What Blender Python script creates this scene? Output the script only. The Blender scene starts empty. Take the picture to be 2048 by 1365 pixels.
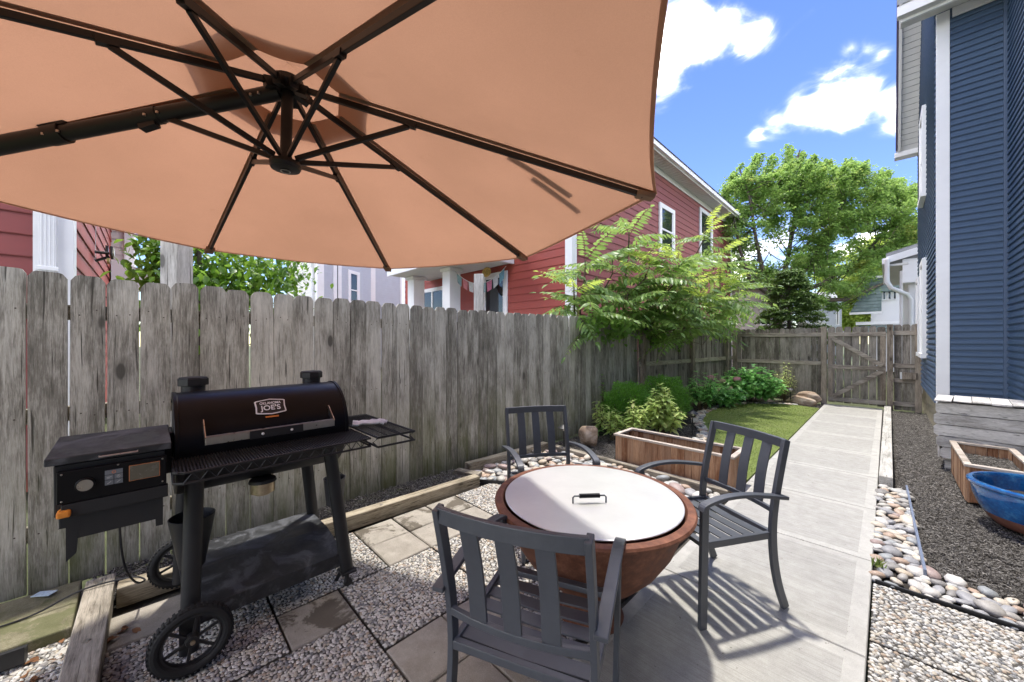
import bpy, math, random
import numpy as np
from mathutils import Vector, Matrix
random.seed(7); RNG = np.random.default_rng(7)
SC = bpy.context.scene
COL = SC.collection
PI = math.pi
# ---------------------------------------------------------------- camera, world, sun, exposure
F_PX, CX, CY, H = 737.0, 1024.0, 682.5, 1.45
TH = math.atan(750 / 737.0)
FW = np.array([-math.sin(TH), math.cos(TH), 0.0]); RT = np.array([math.cos(TH), math.sin(TH), 0.0])
cam_d = bpy.data.cameras.new('camera'); cam = bpy.data.objects.new('camera', cam_d); COL.objects.link(cam)
cam_d.sensor_width = 36.0; cam_d.lens = F_PX / 2048 * 36.0; cam_d.clip_start = 0.02; cam_d.clip_end = 500
cam.location = (0, 0, H); cam.rotation_euler = (PI / 2, 0, TH)
SC.camera = cam
def ray(px, py):
    return FW + (px - CX) / F_PX * RT + np.array([0, 0, (CY - py) / F_PX])
def G(px, py, z=0.0):
    r = ray(px, py); return np.array([0, 0, H]) + r * ((z - H) / r[2])
def AT(px, py, d):                       # the point d metres in front of the lens plane
    return np.array([0, 0, H]) + ray(px, py) * d
SUN = np.array([-0.70 * math.cos(math.radians(77)), 0.71 * math.cos(math.radians(77)), math.sin(math.radians(77))])
SUN /= np.linalg.norm(SUN)
world = bpy.data.worlds.new('World'); SC.world = world; world.use_nodes = True
CLOUD_SHIFT = (3.3, 4.29, 0.5)
def make_world():
    nt = world.node_tree; N = nt.nodes; L = nt.links; N.clear()
    out = N.new('ShaderNodeOutputWorld'); bg = N.new('ShaderNodeBackground'); bg.inputs[1].default_value = 0.15
    sky = N.new('ShaderNodeTexSky'); sky.sky_type = 'NISHITA'; sky.sun_disc = False
    sky.sun_elevation = math.radians(77); sky.sun_rotation = math.radians(-44.6); sky.air_density = 1.0; sky.dust_density = 0.0; sky.air_density = 1.0; sky.ozone_density = 2.2
    hs = N.new('ShaderNodeHueSaturation'); hs.inputs['Hue'].default_value = .522; hs.inputs['Saturation'].default_value = 1.2; hs.inputs['Value'].default_value = .72
    L.new(sky.outputs[0], hs.inputs['Color'])
    tc = N.new('ShaderNodeTexCoord')
    blobs = [(1400, 55, .070), (1450, 50, .075), (1370, 60, .055), (1500, 70, .055), (1345, 75, .04),
             (1600, 210, .065), (1660, 190, .085), (1730, 195, .08), (1790, 215, .08), (1850, 220, .09), (1545, 245, .055), (1515, 265, .04), (1700, 235, .06), (1780, 250, .05),
             (1700, 98, .045), (1735, 95, .055), (1765, 110, .04), (1730, 480, .05), (1800, 462, .05), (1690, 505, .04)]
    prev = None
    for px, py, r in blobs:
        d = ray(px, py); d = d / np.linalg.norm(d)
        vm = N.new('ShaderNodeVectorMath'); vm.operation = 'DISTANCE'; vm.inputs[1].default_value = tuple(d); L.new(tc.outputs['Generated'], vm.inputs[0])
        mr = N.new('ShaderNodeMapRange'); mr.inputs[1].default_value = 0; mr.inputs[2].default_value = r * 1.15; mr.inputs[3].default_value = (.40 if 90 < py < 112 else .56); mr.inputs[4].default_value = 0
        L.new(vm.outputs['Value'], mr.inputs[0])
        if prev is None: prev = mr.outputs[0]
        else:
            m = N.new('ShaderNodeMath'); m.operation = 'SMOOTH_MAX'; m.inputs[2].default_value = .12; L.new(prev, m.inputs[0]); L.new(mr.outputs[0], m.inputs[1]); prev = m.outputs[0]
    n1 = N.new('ShaderNodeTexNoise'); n1.inputs['Scale'].default_value = 9; n1.inputs['Detail'].default_value = 9; n1.inputs['Roughness'].default_value = .55; n1.inputs['Distortion'].default_value = .6
    mp = N.new('ShaderNodeMapping'); mp.inputs['Scale'].default_value = (1, 1, 1.5); L.new(tc.outputs['Generated'], mp.inputs[0]); L.new(mp.outputs[0], n1.inputs['Vector'])
    ad = N.new('ShaderNodeMath'); ad.operation = 'MULTIPLY_ADD'; L.new(n1.outputs[0], ad.inputs[0]); ad.inputs[1].default_value = .75; L.new(prev, ad.inputs[2])
    # the rest of the sky carries the same scattered cumulus
    n2 = N.new('ShaderNodeTexNoise'); n2.inputs['Scale'].default_value = 2.6; n2.inputs['Detail'].default_value = 2; mp2 = N.new('ShaderNodeMapping'); mp2.inputs['Location'].default_value = CLOUD_SHIFT; L.new(tc.outputs['Generated'], mp2.inputs[0]); L.new(mp2.outputs[0], n2.inputs['Vector'])
    g = N.new('ShaderNodeMapRange'); g.inputs[1].default_value = .49; g.inputs[2].default_value = .63; g.inputs[3].default_value = 0; g.inputs[4].default_value = .5; L.new(n2.outputs[0], g.inputs[0])
    ad2 = N.new('ShaderNodeMath'); ad2.operation = 'ADD'; L.new(ad.outputs[0], ad2.inputs[0]); L.new(g.outputs[0], ad2.inputs[1])
    cr = N.new('ShaderNodeMapRange'); cr.interpolation_type = 'SMOOTHSTEP'; cr.inputs[1].default_value = .50; cr.inputs[2].default_value = .98; L.new(ad2.outputs[0], cr.inputs[0])
    mix = N.new('ShaderNodeMix'); mix.data_type = 'RGBA'; pw = N.new('ShaderNodeMath'); pw.operation = 'POWER'; pw.inputs[1].default_value = 4.0; L.new(cr.outputs[0], pw.inputs[0]); L.new(pw.outputs[0], mix.inputs[0]); L.new(hs.outputs[0], mix.inputs[6]); mix.inputs[7].default_value = (31, 29.6, 28, 1)
    L.new(mix.outputs[2], bg.inputs[0]); L.new(bg.outputs[0], out.inputs[0])
make_world()
sun_d = bpy.data.lights.new('sun', 'SUN'); sun_d.energy = 2.0; sun_d.angle = math.radians(2.6); sun_d.color = (1.0, .95, .87)
sun = bpy.data.objects.new('sun', sun_d); COL.objects.link(sun); sun.location = (-6, 4, 14)
sun.rotation_euler = Vector(SUN).to_track_quat('Z', 'Y').to_euler()
vs = SC.view_settings; vs.view_transform = 'Standard'; vs.look = 'None'; vs.gamma = 1; vs.use_curve_mapping = False; vs.exposure = 1.42
SC.render.engine = 'CYCLES'; SC.cycles.max_bounces = 7; SC.cycles.transparent_max_bounces = 8; SC.cycles.use_denoising = True

# ---------------------------------------------------------------- object helpers
def tag(o, label=None, cat=None, group=None, kind=None):
    if label: o['label'] = label
    if cat: o['category'] = cat
    if group: o['group'] = group
    if kind: o['kind'] = kind
    return o
def thing(name, loc, label, cat, group=None, rz=0.0):
    o = bpy.data.objects.new(name, None); COL.objects.link(o); o.location = loc; o.rotation_euler = (0, 0, rz); o.empty_display_size = .1
    return tag(o, label, cat, group)
def root_off(p):
    v = Vector((0, 0, 0))
    while p is not None: v += p.location; p = p.parent
    return v
def raw_mesh(name, V, F, mats, fm=None, smooth=False):
    me = bpy.data.meshes.new(name)
    V = np.asarray(V, dtype=np.float32)
    if isinstance(F, np.ndarray):
        n, k = F.shape
        me.vertices.add(len(V)); me.vertices.foreach_set('co', V.ravel())
        me.loops.add(n * k); me.loops.foreach_set('vertex_index', F.ravel().astype(np.int32))
        me.polygons.add(n); me.polygons.foreach_set('loop_start', np.arange(0, n * k, k, dtype=np.int32))
        try: me.polygons.foreach_set('loop_total', np.full(n, k, dtype=np.int32))
        except Exception: pass
        me.update(calc_edges=True)
    else:
        me.from_pydata([tuple(v) for v in V.tolist()], [], F); me.update()
    for m in (mats if isinstance(mats, (list, tuple)) else [mats]): me.materials.append(m)
    if fm is not None: me.polygons.foreach_set('material_index', np.asarray(fm, dtype=np.int32))
    if smooth: me.polygons.foreach_set('use_smooth', np.ones(len(me.polygons), dtype=bool))
    return me
def link(name, me, parent=None, loc=(0, 0, 0), kind=None):
    o = bpy.data.objects.new(name, me); COL.objects.link(o); o.location = loc
    if parent is not None: o.parent = parent
    if kind: o['kind'] = kind
    return o
def copy_tree(o, parent=None):
    c = o.copy(); COL.objects.link(c); c.parent = parent
    for ch in list(o.children): copy_tree(ch, c)
    return c
class MB:
    def __init__(s): s.v = []; s.f = []; s.m = []; s.cm = 0
    def add(s, vs, fs):
        b = len(s.v); s.v += [tuple(float(c) for c in v) for v in vs]
        for f in fs: s.f.append(tuple(b + i for i in f)); s.m.append(s.cm)
        return s
    def box(s, x0, x1, y0, y1, z0, z1):
        return s.add([(x0,y0,z0),(x1,y0,z0),(x1,y1,z0),(x0,y1,z0),(x0,y0,z1),(x1,y0,z1),(x1,y1,z1),(x0,y1,z1)],
                     [(0,3,2,1),(4,5,6,7),(0,1,5,4),(1,2,6,5),(2,3,7,6),(3,0,4,7)])
    def bar(s, a, b, w, t, up=(0, 0, 1)):          # a rectangular bar from a to b
        a = np.array(a, float); b = np.array(b, float); d = b - a; d /= np.linalg.norm(d); up = np.array(up, float)
        sx = np.cross(d, up); n = np.linalg.norm(sx)
        if n < 1e-4: sx = np.cross(d, (0, 1, 0)); n = np.linalg.norm(sx)
        sx /= n; sz = np.cross(sx, d)
        q = [sx*w/2+sz*t/2, -sx*w/2+sz*t/2, -sx*w/2-sz*t/2, sx*w/2-sz*t/2]
        return s.add([a+i for i in q] + [b+i for i in q], [(0,1,2,3),(7,6,5,4),(0,4,5,1),(1,5,6,2),(2,6,7,3),(3,7,4,0)])
    def sweep(s, pts, w, t, side=None, n=4, closed=False):  # rectangular (n=4) or round section along a path
        P = [np.array(p, float) for p in pts]; rings = []
        for i, p in enumerate(P):
            a = P[max(i-1, 0)] if not closed else P[i-1]; b = P[min(i+1, len(P)-1)] if not closed else P[(i+1) % len(P)]
            d = b - a; d /= np.linalg.norm(d) + 1e-12
            sx = np.array(side, float) if side is not None else np.cross(d, (0, 0, 1))
            if np.linalg.norm(sx) < 1e-4: sx = np.array([1.0, 0, 0])
            sx = sx - d * (sx @ d); sx /= np.linalg.norm(sx); sz = np.cross(sx, d)
            if n == 4: rings.append([p+sx*w/2+sz*t/2, p-sx*w/2+sz*t/2, p-sx*w/2-sz*t/2, p+sx*w/2-sz*t/2])
            else: rings.append([p + sx*w/2*math.cos(2*PI*k/n) + sz*t/2*math.sin(2*PI*k/n) for k in range(n)])
        V = [v for r in rings for v in r]; Fc = []; m = len(rings)
        for i in range(m if closed else m-1):
            j = (i+1) % m
            for k in range(n):
                k2 = (k+1) % n; Fc.append((i*n+k, j*n+k, j*n+k2, i*n+k2))
        if not closed: Fc += [tuple(range(n)), tuple((m-1)*n + k for k in range(n-1, -1, -1))]
        return s.add(V, Fc)
    def tube(s, pts, r, n=8, closed=False): return s.sweep(pts, 2*r, 2*r, n=n, closed=closed)
    def lathe(s, prof, c=(0, 0, 0), n=24, axis='z', sx=1.0, sy=1.0):
        V = []; Fc = []; m = len(prof)
        for k in range(n):
            a = 2*PI*k/n
            for r, z in prof:
                u, v = r*math.cos(a)*sx, r*math.sin(a)*sy
                V.append({'z': (c[0]+u, c[1]+v, c[2]+z), 'y': (c[0]+v, c[1]+z, c[2]+u), 'x': (c[0]+z, c[1]+u, c[2]+v)}[axis])
        for k in range(n):
            k2 = (k+1) % n
            for i in range(m-1): Fc.append((k*m+i, k2*m+i, k2*m+i+1, k*m+i+1))
        return s.add(V, Fc)
    def prism(s, poly, z0, z1, tf=None):                # poly in x, y extruded in z; tf maps a point elsewhere
        n = len(poly); V = [(x, y, z0) for x, y in poly] + [(x, y, z1) for x, y in poly]
        if tf: V = [tf(v) for v in V]
        return s.add(V, [tuple(range(n-1, -1, -1)), tuple(range(n, 2*n))] + [(i, (i+1) % n, n+(i+1) % n, n+i) for i in range(n)])
    def rot(s, c, a, start=0):                          # turn what was added since start about z through c
        ca, sa = math.cos(a), math.sin(a)
        for i in range(start, len(s.v)):
            x, y, z = s.v[i]; x -= c[0]; y -= c[1]; s.v[i] = (c[0]+x*ca-y*sa, c[1]+x*sa+y*ca, z)
        return s
    def build(s, name, mats, parent=None, bevel=0, smooth=False, kind=None, loc=None, local=False):
        off = Vector((0, 0, 0)) if local else root_off(parent)
        if loc is not None: off = off + Vector(loc)
        me = raw_mesh(name, np.array(s.v) - np.array(off), s.f, mats, s.m if isinstance(mats, (list, tuple)) and len(mats) > 1 else None, False)
        o = link(name, me, parent, loc or (0, 0, 0), kind)
        if smooth:
            me.polygons.foreach_set('use_smooth', np.ones(len(me.polygons), dtype=bool))
            try: me.set_sharp_from_angle(angle=math.radians(38))
            except Exception: pass
        if bevel:
            b = o.modifiers.new('bevel', 'BEVEL'); b.width = bevel; b.segments = 2; b.limit_method = 'ANGLE'; b.angle_limit = math.radians(40)
        return o

# ---------------------------------------------------------------- materials
class NT:
    def __init__(s, name):
        s.mat = bpy.data.materials.new(name); s.mat.use_nodes = True; s.t = s.mat.node_tree; s.N = s.t.nodes; s.L = s.t.links; s.N.clear()
        s.out = s.N.new('ShaderNodeOutputMaterial'); s.b = s.N.new('ShaderNodeBsdfPrincipled'); s.L.new(s.b.outputs[0], s.out.inputs[0])
        s._tc = None
    def lk(s, a, b): s.L.new(a, b)
    def tc(s, which='Object'):
        if s._tc is None: s._tc = s.N.new('ShaderNodeTexCoord')
        return s._tc.outputs[which]
    def pos(s):
        return s.N.new('ShaderNodeNewGeometry').outputs['Position']
    def island(s): return s.N.new('ShaderNodeNewGeometry').outputs['Random Per Island']
    def orand(s): return s.N.new('ShaderNodeObjectInfo').outputs['Random']
    def vmap(s, v, scale=(1, 1, 1), loc=(0, 0, 0), rot=(0, 0, 0)):
        m = s.N.new('ShaderNodeMapping'); m.inputs['Scale'].default_value = scale; m.inputs['Location'].default_value = loc; m.inputs['Rotation'].default_value = rot; s.lk(v, m.inputs[0]); return m.outputs[0]
    def shift(s, v, r, k=37.0):                 # move coordinates by a per-object random
        c = s.N.new('ShaderNodeCombineXYZ')
        for i, q in enumerate((k, k*1.7, k*.63)):
            m = s.N.new('ShaderNodeMath'); m.operation = 'MULTIPLY'; s.lk(r, m.inputs[0]); m.inputs[1].default_value = q; s.lk(m.outputs[0], c.inputs[i])
        a = s.N.new('ShaderNodeVectorMath'); s.lk(v, a.inputs[0]); s.lk(c.outputs[0], a.inputs[1]); return a.outputs[0]
    def noise(s, v, scale, detail=4, rough=.55, dist=0, col=False):
        n = s.N.new('ShaderNodeTexNoise'); s.lk(v, n.inputs['Vector']); n.inputs['Scale'].default_value = scale; n.inputs['Detail'].default_value = detail
        n.inputs['Roughness'].default_value = rough; n.inputs['Distortion'].default_value = dist; return n.outputs[1 if col else 0]
    def vor(s, v, scale, feature='F1', out='Distance', rnd=1.0):
        n = s.N.new('ShaderNodeTexVoronoi'); n.feature = feature; s.lk(v, n.inputs['Vector']); n.inputs['Scale'].default_value = scale; n.inputs['Randomness'].default_value = rnd; return n.outputs[out]
    def ramp(s, f, pts, mode='LINEAR'):
        r = s.N.new('ShaderNodeValToRGB'); r.color_ramp.interpolation = mode; s.lk(f, r.inputs[0]); e = r.color_ramp.elements
        while len(e) < len(pts): e.new(.5)
        for i, (p, c) in enumerate(pts): e[i].position = p; e[i].color = (*c, 1) if len(c) == 3 else c
        return r.outputs[0]
    def mr(s, f, a, b, c=0., d=1., smooth=False):
        m = s.N.new('ShaderNodeMapRange'); s.lk(f, m.inputs[0])
        if smooth: m.interpolation_type = 'SMOOTHSTEP'
        for i, q in enumerate((a, b, c, d)): m.inputs[i+1].default_value = q
        return m.outputs[0]
    def math(s, op, a, b=0.):
        m = s.N.new('ShaderNodeMath'); m.operation = op
        for i, q in enumerate((a, b)):
            if isinstance(q, (int, float)): m.inputs[i].default_value = q
            else: s.lk(q, m.inputs[i])
        return m.outputs[0]
    def mix(s, f, a, b, mode='MIX'):
        m = s.N.new('ShaderNodeMix'); m.data_type = 'RGBA'; m.blend_type = mode
        for i, q in ((0, f), (6, a), (7, b)):
            if isinstance(q, (int, float)): m.inputs[i].default_value = q
            elif isinstance(q, tuple): m.inputs[i].default_value = (*q, 1) if len(q) == 3 else q
            else: s.lk(q, m.inputs[i])
        return m.outputs[2]
    def sep(s, v, i):
        x = s.N.new('ShaderNodeSeparateXYZ'); s.lk(v, x.inputs[0]); return x.outputs[i]
    def col(s, c):
        if isinstance(c, tuple): s.b.inputs['Base Color'].default_value = (*c, 1)
        else: s.lk(c, s.b.inputs['Base Color'])
        return s
    def rough(s, r):
        if isinstance(r, (int, float)): s.b.inputs['Roughness'].default_value = r
        else: s.lk(r, s.b.inputs['Roughness'])
        return s
    def set(s, **k):
        for a, v in k.items(): s.b.inputs[a.replace('_', ' ')].default_value = v
        return s
    def bump(s, h, strength=.3, dist=.01):
        b = s.N.new('ShaderNodeBump'); b.inputs['Strength'].default_value = strength; b.inputs['Distance'].default_value = dist; s.lk(h, b.inputs['Height']); s.lk(b.outputs[0], s.b.inputs['Normal']); return s

def paint(name, c, rough=.5, metal=0., var=.06, scale=6, bump=.0, spec=.5, coat=0.):
    m = NT(name); n = m.noise(m.pos(), scale, 5, .6)
    m.col(m.mix(m.mr(n, .3, .7, 0, 1), tuple(x*(1-var) for x in c), tuple(min(1, x*(1+var)) for x in c)))
    m.rough(m.mr(n, .3, .7, max(0.02, rough-.06), min(1, rough+.06))); m.set(Metallic=metal, Specular_IOR_Level=spec, Coat_Weight=coat)
    if bump: m.bump(m.noise(m.pos(), 180, 3), bump, .002)
    return m.mat
def wood(name, axis, dark, light, moss=0., mosscol=(.105, .12, .035), streak=1.0, knots=True, rough=.85, objrnd=.35, warm=None, world_moss=None, bump=.5):
    m = NT(name); r = m.orand(); v = m.shift(m.tc(), r)
    k = {'x': (.06, 1, 1), 'y': (1, .06, 1), 'z': (1, 1, .06)}[axis]; k2 = {'x': (.25, 1, 1), 'y': (1, .25, 1), 'z': (1, 1, .25)}[axis]
    warp = m.noise(m.vmap(v, k2), 5, 2, .5, col=True)
    a = m.N.new('ShaderNodeVectorMath'); a.operation = 'MULTIPLY_ADD'; m.lk(warp, a.inputs[0]); a.inputs[1].default_value = (.03, .03, .03); m.lk(v, a.inputs[2])
    fine = m.noise(m.vmap(a.outputs[0], k), 230, 6, .75, .5)
    mid = m.noise(m.vmap(a.outputs[0], k), 48, 5, .65, .8)
    big = m.noise(m.vmap(v, k2), 9.5, 6, .68)
    g = m.math('ADD', m.math('MULTIPLY', fine, .6), m.math('MULTIPLY', mid, .4))
    t = m.math('ADD', m.math('MULTIPLY', m.mr(g, .34, .66), .55), m.math('MULTIPLY', m.mr(big, .3, .7), .45))
    t = m.math('ADD', t, m.math('MULTIPLY', m.math('SUBTRACT', r, .5), objrnd))
    md = tuple((x+y)/2 for x, y in zip(dark, light))
    c = m.ramp(t, [(.08, tuple(x*.55 for x in dark)), (.32, dark), (.55, md), (.85, light)])
    if warm: c = m.mix(m.mr(m.noise(m.vmap(v, k2), 3.1, 3), .45, .75), c, warm)
    # drying cracks
    crack = m.mr(m.noise(m.vmap(a.outputs[0], {'x': (.02, 1, 1), 'y': (1, .02, 1), 'z': (1, 1, .02)}[axis]), 95, 2, .5, .3), .30, .345)
    c = m.mix(crack, tuple(x*.35 for x in dark), c)
    h = g
    if knots:
        vd = m.vor(m.vmap(v, {'x': (.42, 1, 1), 'y': (1, .42, 1), 'z': (1, 1, .42)}[axis]), 4.2)
        kn = m.mr(vd, .07, .11, 1, 0, True); ring = m.mr(vd, .10, .22, 1, 0, True)
        c = m.mix(m.math('MULTIPLY', ring, .45), c, tuple(x*.7 for x in dark)); c = m.mix(m.math('MULTIPLY', kn, .85), c, tuple(x*.35 for x in dark))
        h = m.math('SUBTRACT', g, m.math('MULTIPLY', kn, .5))
    if moss:
        z = m.sep(m.pos(), 2)
        mz = m.mr(z, 0.1, world_moss or 1.1, 1, 0)
        mm = m.math('MULTIPLY', m.mr(m.noise(m.vmap(v, k2), 5.0, 5, .65), .40, .62), mz)
        c = m.mix(m.math('MULTIPLY', mm, moss), c, mosscol)
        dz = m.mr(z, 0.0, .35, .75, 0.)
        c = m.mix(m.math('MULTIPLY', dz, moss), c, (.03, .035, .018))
    m.col(c).rough(rough).set(Specular_IOR_Level=.25); m.bump(m.math('ADD', h, m.math('MULTIPLY', crack, .6)), bump, .006)
    return m.mat
def concrete(name, c1, c2, broom=False, dirt=.3, speck=.3, stain=(.06, .055, .045), wet=0., island=0.):
    m = NT(name); p = m.pos(); v = m.shift(p, m.orand(), 3.0)
    big = m.noise(v, 1.6, 5, .6); mid = m.noise(v, 14, 5, .65); fine = m.noise(v, 260, 3, .6)
    t = m.math('ADD', m.math('MULTIPLY', mid, .5), m.math('MULTIPLY', fine, .5))
    c = m.ramp(t, [(.34, c1), (.64, c2)])
    c = m.mix(m.math('MULTIPLY', m.mr(big, .42, .72), dirt), c, tuple(x*.6 for x in c1))
    h = m.math('MULTIPLY', fine, 1.0)
    if speck: c = m.mix(m.math('MULTIPLY', m.mr(m.noise(v, 420, 2, .5), .60, .68), speck), c, (.9, .88, .84))
    if broom:
        ln = m.noise(m.vmap(p, (3, 340, 1)), 1.0, 3, .6, .1); lm = m.noise(m.vmap(p, (1.2, 70, 1)), 1.0, 3, .6, .1)
        c = m.mix(m.mr(ln, .35, .65, 0, .38), c, tuple(x*.5 for x in c1)); c = m.mix(m.mr(lm, .48, .72, 0, .30), c, tuple(x*.5 for x in c1))
        h = m.math('ADD', m.math('MULTIPLY', ln, 1.4), h)
    if wet:
        w = m.mr(m.noise(v, 4.5, 6, .7, .5), .50, .56); c = m.mix(m.math('MULTIPLY', w, wet), c, stain)
    spots = m.mr(m.noise(v, 34, 3, .55), .70, .74); c = m.mix(m.math('MULTIPLY', spots, .6), c, (.05, .04, .03))
    m.col(c).rough(.88).set(Specular_IOR_Level=.3); m.bump(h, .45, .003); return m.mat
def leafmat(name, cols, trans=.35, rough=.45, spec=.35, yellow=None):
    m = NT(name); r = m.island(); big = m.noise(m.pos(), 1.3, 3, .5); t = m.math('ADD', m.math('MULTIPLY', r, .6), m.math('MULTIPLY', m.mr(big, .3, .7), .4))
    n = len(cols); c = m.ramp(t, [(.1 + .8*i/(n-1), cols[i]) for i in range(n)])
    if yellow: c = m.mix(m.mr(m.noise(m.pos(), .9, 3), yellow[1], yellow[1]+.12, 0, .85), c, yellow[0])
    m.col(c).rough(rough).set(Specular_IOR_Level=spec)
    tr = m.N.new('ShaderNodeBsdfTranslucent'); bc = m.mix(.5, c, tuple(min(1, x*1.6) for x in cols[-1])); m.lk(bc, tr.inputs[0])
    mx = m.N.new('ShaderNodeMixShader'); mx.inputs[0].default_value = min(.6, trans*1.25); m.lk(m.b.outputs[0], mx.inputs[1]); m.lk(tr.outputs[0], mx.inputs[2]); m.lk(mx.outputs[0], m.out.inputs[0])
    return m.mat
def stonemat(name, cols, use='island', rough=.55, scale=60):
    m = NT(name); r = m.island() if use == 'island' else m.orand(); n = len(cols)
    c = m.ramp(r, [(i/n, cols[i]) for i in range(n)], 'CONSTANT')
    v = m.shift(m.tc(), r, 11.0); nn = m.noise(v, scale, 5, .65); c = m.mix(m.mr(nn, .3, .7, 0, .35), c, m.mix(.5, c, (.12, .10, .08)))
    vein = m.mr(m.noise(m.vmap(v, (1, 1, 3)), scale*.35, 3, .5, 1.5), .47, .50); c = m.mix(m.math('MULTIPLY', m.math('SUBTRACT', 1.0, vein), .18), c, (.75, .7, .62))
    m.col(c).rough(rough).set(Specular_IOR_Level=.4); m.bump(nn, .15, .002); return m.mat
def glass(name='window_glass'):
    m = NT(name); m.col((.02, .025, .03)).rough(.04).set(Specular_IOR_Level=.9, Metallic=.0); return m.mat

M = {}
M['fence'] = wood('weathered_fence_wood', 'z', (.20, .188, .158), (.58, .56, .495), moss=.75, objrnd=.34, bump=.55)
M['fence2'] = wood('weathered_gate_wood', 'z', (.135, .12, .10), (.41, .375, .33), moss=.25, objrnd=.28, world_moss=.8)
M['rail'] = wood('fence_rail_wood_across', 'x', (.20, .17, .14), (.52, .47, .40), objrnd=.15)
M['raily'] = wood('fence_rail_wood_along', 'y', (.20, .18, .13), (.50, .47, .37), objrnd=.15)
M['post'] = wood('fence_post_wood', 'z', (.16, .13, .10), (.44, .38, .31), objrnd=.2)
M['oldpost'] = wood('pale_old_post_wood', 'z', (.40, .38, .34), (.80, .78, .73), moss=.0, objrnd=.1)
M['timber'] = wood('landscape_timber_wood_along', 'y', (.16, .13, .085), (.50, .44, .33), objrnd=.1, knots=True)
M['timberg'] = wood('grey_curb_timber', 'y', (.26, .25, .22), (.62, .60, .55), objrnd=.1)
M['timberx'] = wood('landscape_timber_wood_across', 'x', (.15, .13, .10), (.48, .43, .35), objrnd=.1)
M['cedar'] = wood('cedar_planter_wood', 'z', (.22, .10, .05), (.52, .33, .20), objrnd=.5, warm=(.40, .27, .18), knots=False, bump=.3)
M['cedarcap'] = wood('grey_cedar_cap_wood', 'x', (.32, .27, .22), (.62, .55, .48), objrnd=.2, knots=False)
M['picket'] = wood('grey_picket_wood_across', 'x', (.30, .29, .27), (.64, .63, .60), objrnd=.25)
M['picketend'] = wood('bleached_wood_ends', 'z', (.42, .40, .37), (.78, .76, .73), objrnd=.2)
M['path'] = concrete('broomed_concrete', (.33, .32, .292), (.49, .478, .44), broom=True, dirt=.20, speck=.12)
M['pathedge'] = concrete('smooth_concrete_edge', (.335, .325, .297), (.485, .472, .435), dirt=.2, speck=.1)
M['paver'] = concrete('plain_paver', (.24, .215, .175), (.40, .365, .31), dirt=.45, speck=.25, wet=.0)
M['paverwet'] = concrete('stained_paver', (.24, .215, .175), (.38, .35, .295), dirt=.45, speck=.2, wet=.85, stain=(.085, .07, .05))
M['mossslab'] = concrete('mossy_slab', (.10, .09, .05), (.24, .22, .14), dirt=.6, speck=.1, wet=.6, stain=(.09, .10, .035))
M['grout'] = concrete('dark_joint_mortar', (.05, .045, .038), (.11, .10, .085), dirt=.3, speck=.0)
M['soil'] = concrete('dark_soil', (.018, .015, .012), (.045, .038, .03), dirt=.3, speck=.0)
M['yard'] = concrete('yard_ground', (.05, .065, .025), (.10, .11, .05), dirt=.5, speck=.0)
M['pebble'] = stonemat('exposed_aggregate_pebbles', [(.55,.52,.46),(.42,.39,.34),(.58,.56,.51),(.20,.20,.19),(.42,.37,.29),(.54,.53,.49),(.15,.155,.16),(.38,.375,.36),(.48,.44,.36),(.28,.265,.24),(.62,.61,.57),(.33,.25,.18)], rough=.6, scale=160)
M['river'] = stonemat('river_stone', [(.44,.42,.37),(.34,.32,.29),(.50,.41,.30),(.20,.19,.18),(.52,.50,.46),(.40,.28,.20),(.42,.42,.40),(.28,.28,.29),(.56,.49,.39),(.32,.23,.21),(.62,.60,.56),(.26,.28,.29)], use='obj', rough=.5, scale=30)
M['whitestone'] = stonemat('white_pebbles', [(.62,.60,.56),(.52,.50,.46),(.68,.66,.62),(.48,.42,.36),(.58,.56,.54),(.40,.38,.36)], rough=.6, scale=50)
M['mulch'] = stonemat('shredded_dark_mulch', [(.012,.010,.009),(.022,.019,.017),(.008,.007,.006),(.032,.028,.026),(.015,.013,.012),(.008,.007,.007),(.16,.15,.14),(.020,.017,.015),(.016,.014,.013),(.028,.025,.023)], rough=.8, scale=120)
M['chair'] = paint('charcoal_powder_coat', (.070, .076, .088), .40, .0, .08, 30, bump=.12, spec=.5)
M['black'] = paint('black_enamel', (.006, .006, .007), .36, .0, .1, 12, bump=.04, spec=.2)
M['blackmatte'] = paint('black_powder_coat', (.016, .016, .017), .5, .0, .15, 14, bump=.15)
M['rubber'] = paint('tyre_rubber', (.012, .012, .012), .75, 0, .2, 30, bump=.2)
M['steel'] = paint('brushed_steel', (.50, .47, .43), .32, 1.0, .08, 40)
M['brass'] = paint('stained_steel_cup', (.48, .40, .28), .35, 1.0, .2, 30)
M['white'] = paint('white_trim', (.84, .85, .86), .5, 0, .04, 3)
M['white2'] = paint('grey_white_soffit', (.70, .70, .69), .6, 0, .05, 3)
M['blue'] = paint('blue_vinyl', (.052, .094, .165), .5, 0, .05, 8, bump=.15)
M['blueb'] = paint('blue_corner_vinyl', (.055, .09, .155), .5, 0, .05, 8)
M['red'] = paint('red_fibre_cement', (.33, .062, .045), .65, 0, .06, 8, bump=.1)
M['redshade'] = paint('shaded_red_fibre_cement', (.25, .062, .058), .65, 0, .06, 8, bump=.1)  # same red cladding, with the shade on the fence-side walls put into the colour
M['grey'] = paint('pale_blue_grey_siding', (.50, .54, .60), .6, 0, .04, 4)
M['paleW'] = paint('cream_siding', (.70, .68, .64), .6, 0, .04, 4)
M['beige'] = paint('beige_siding', (.55, .50, .46), .6, 0, .05, 4)
M['glass'] = glass()
M['shingle'] = None
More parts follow.
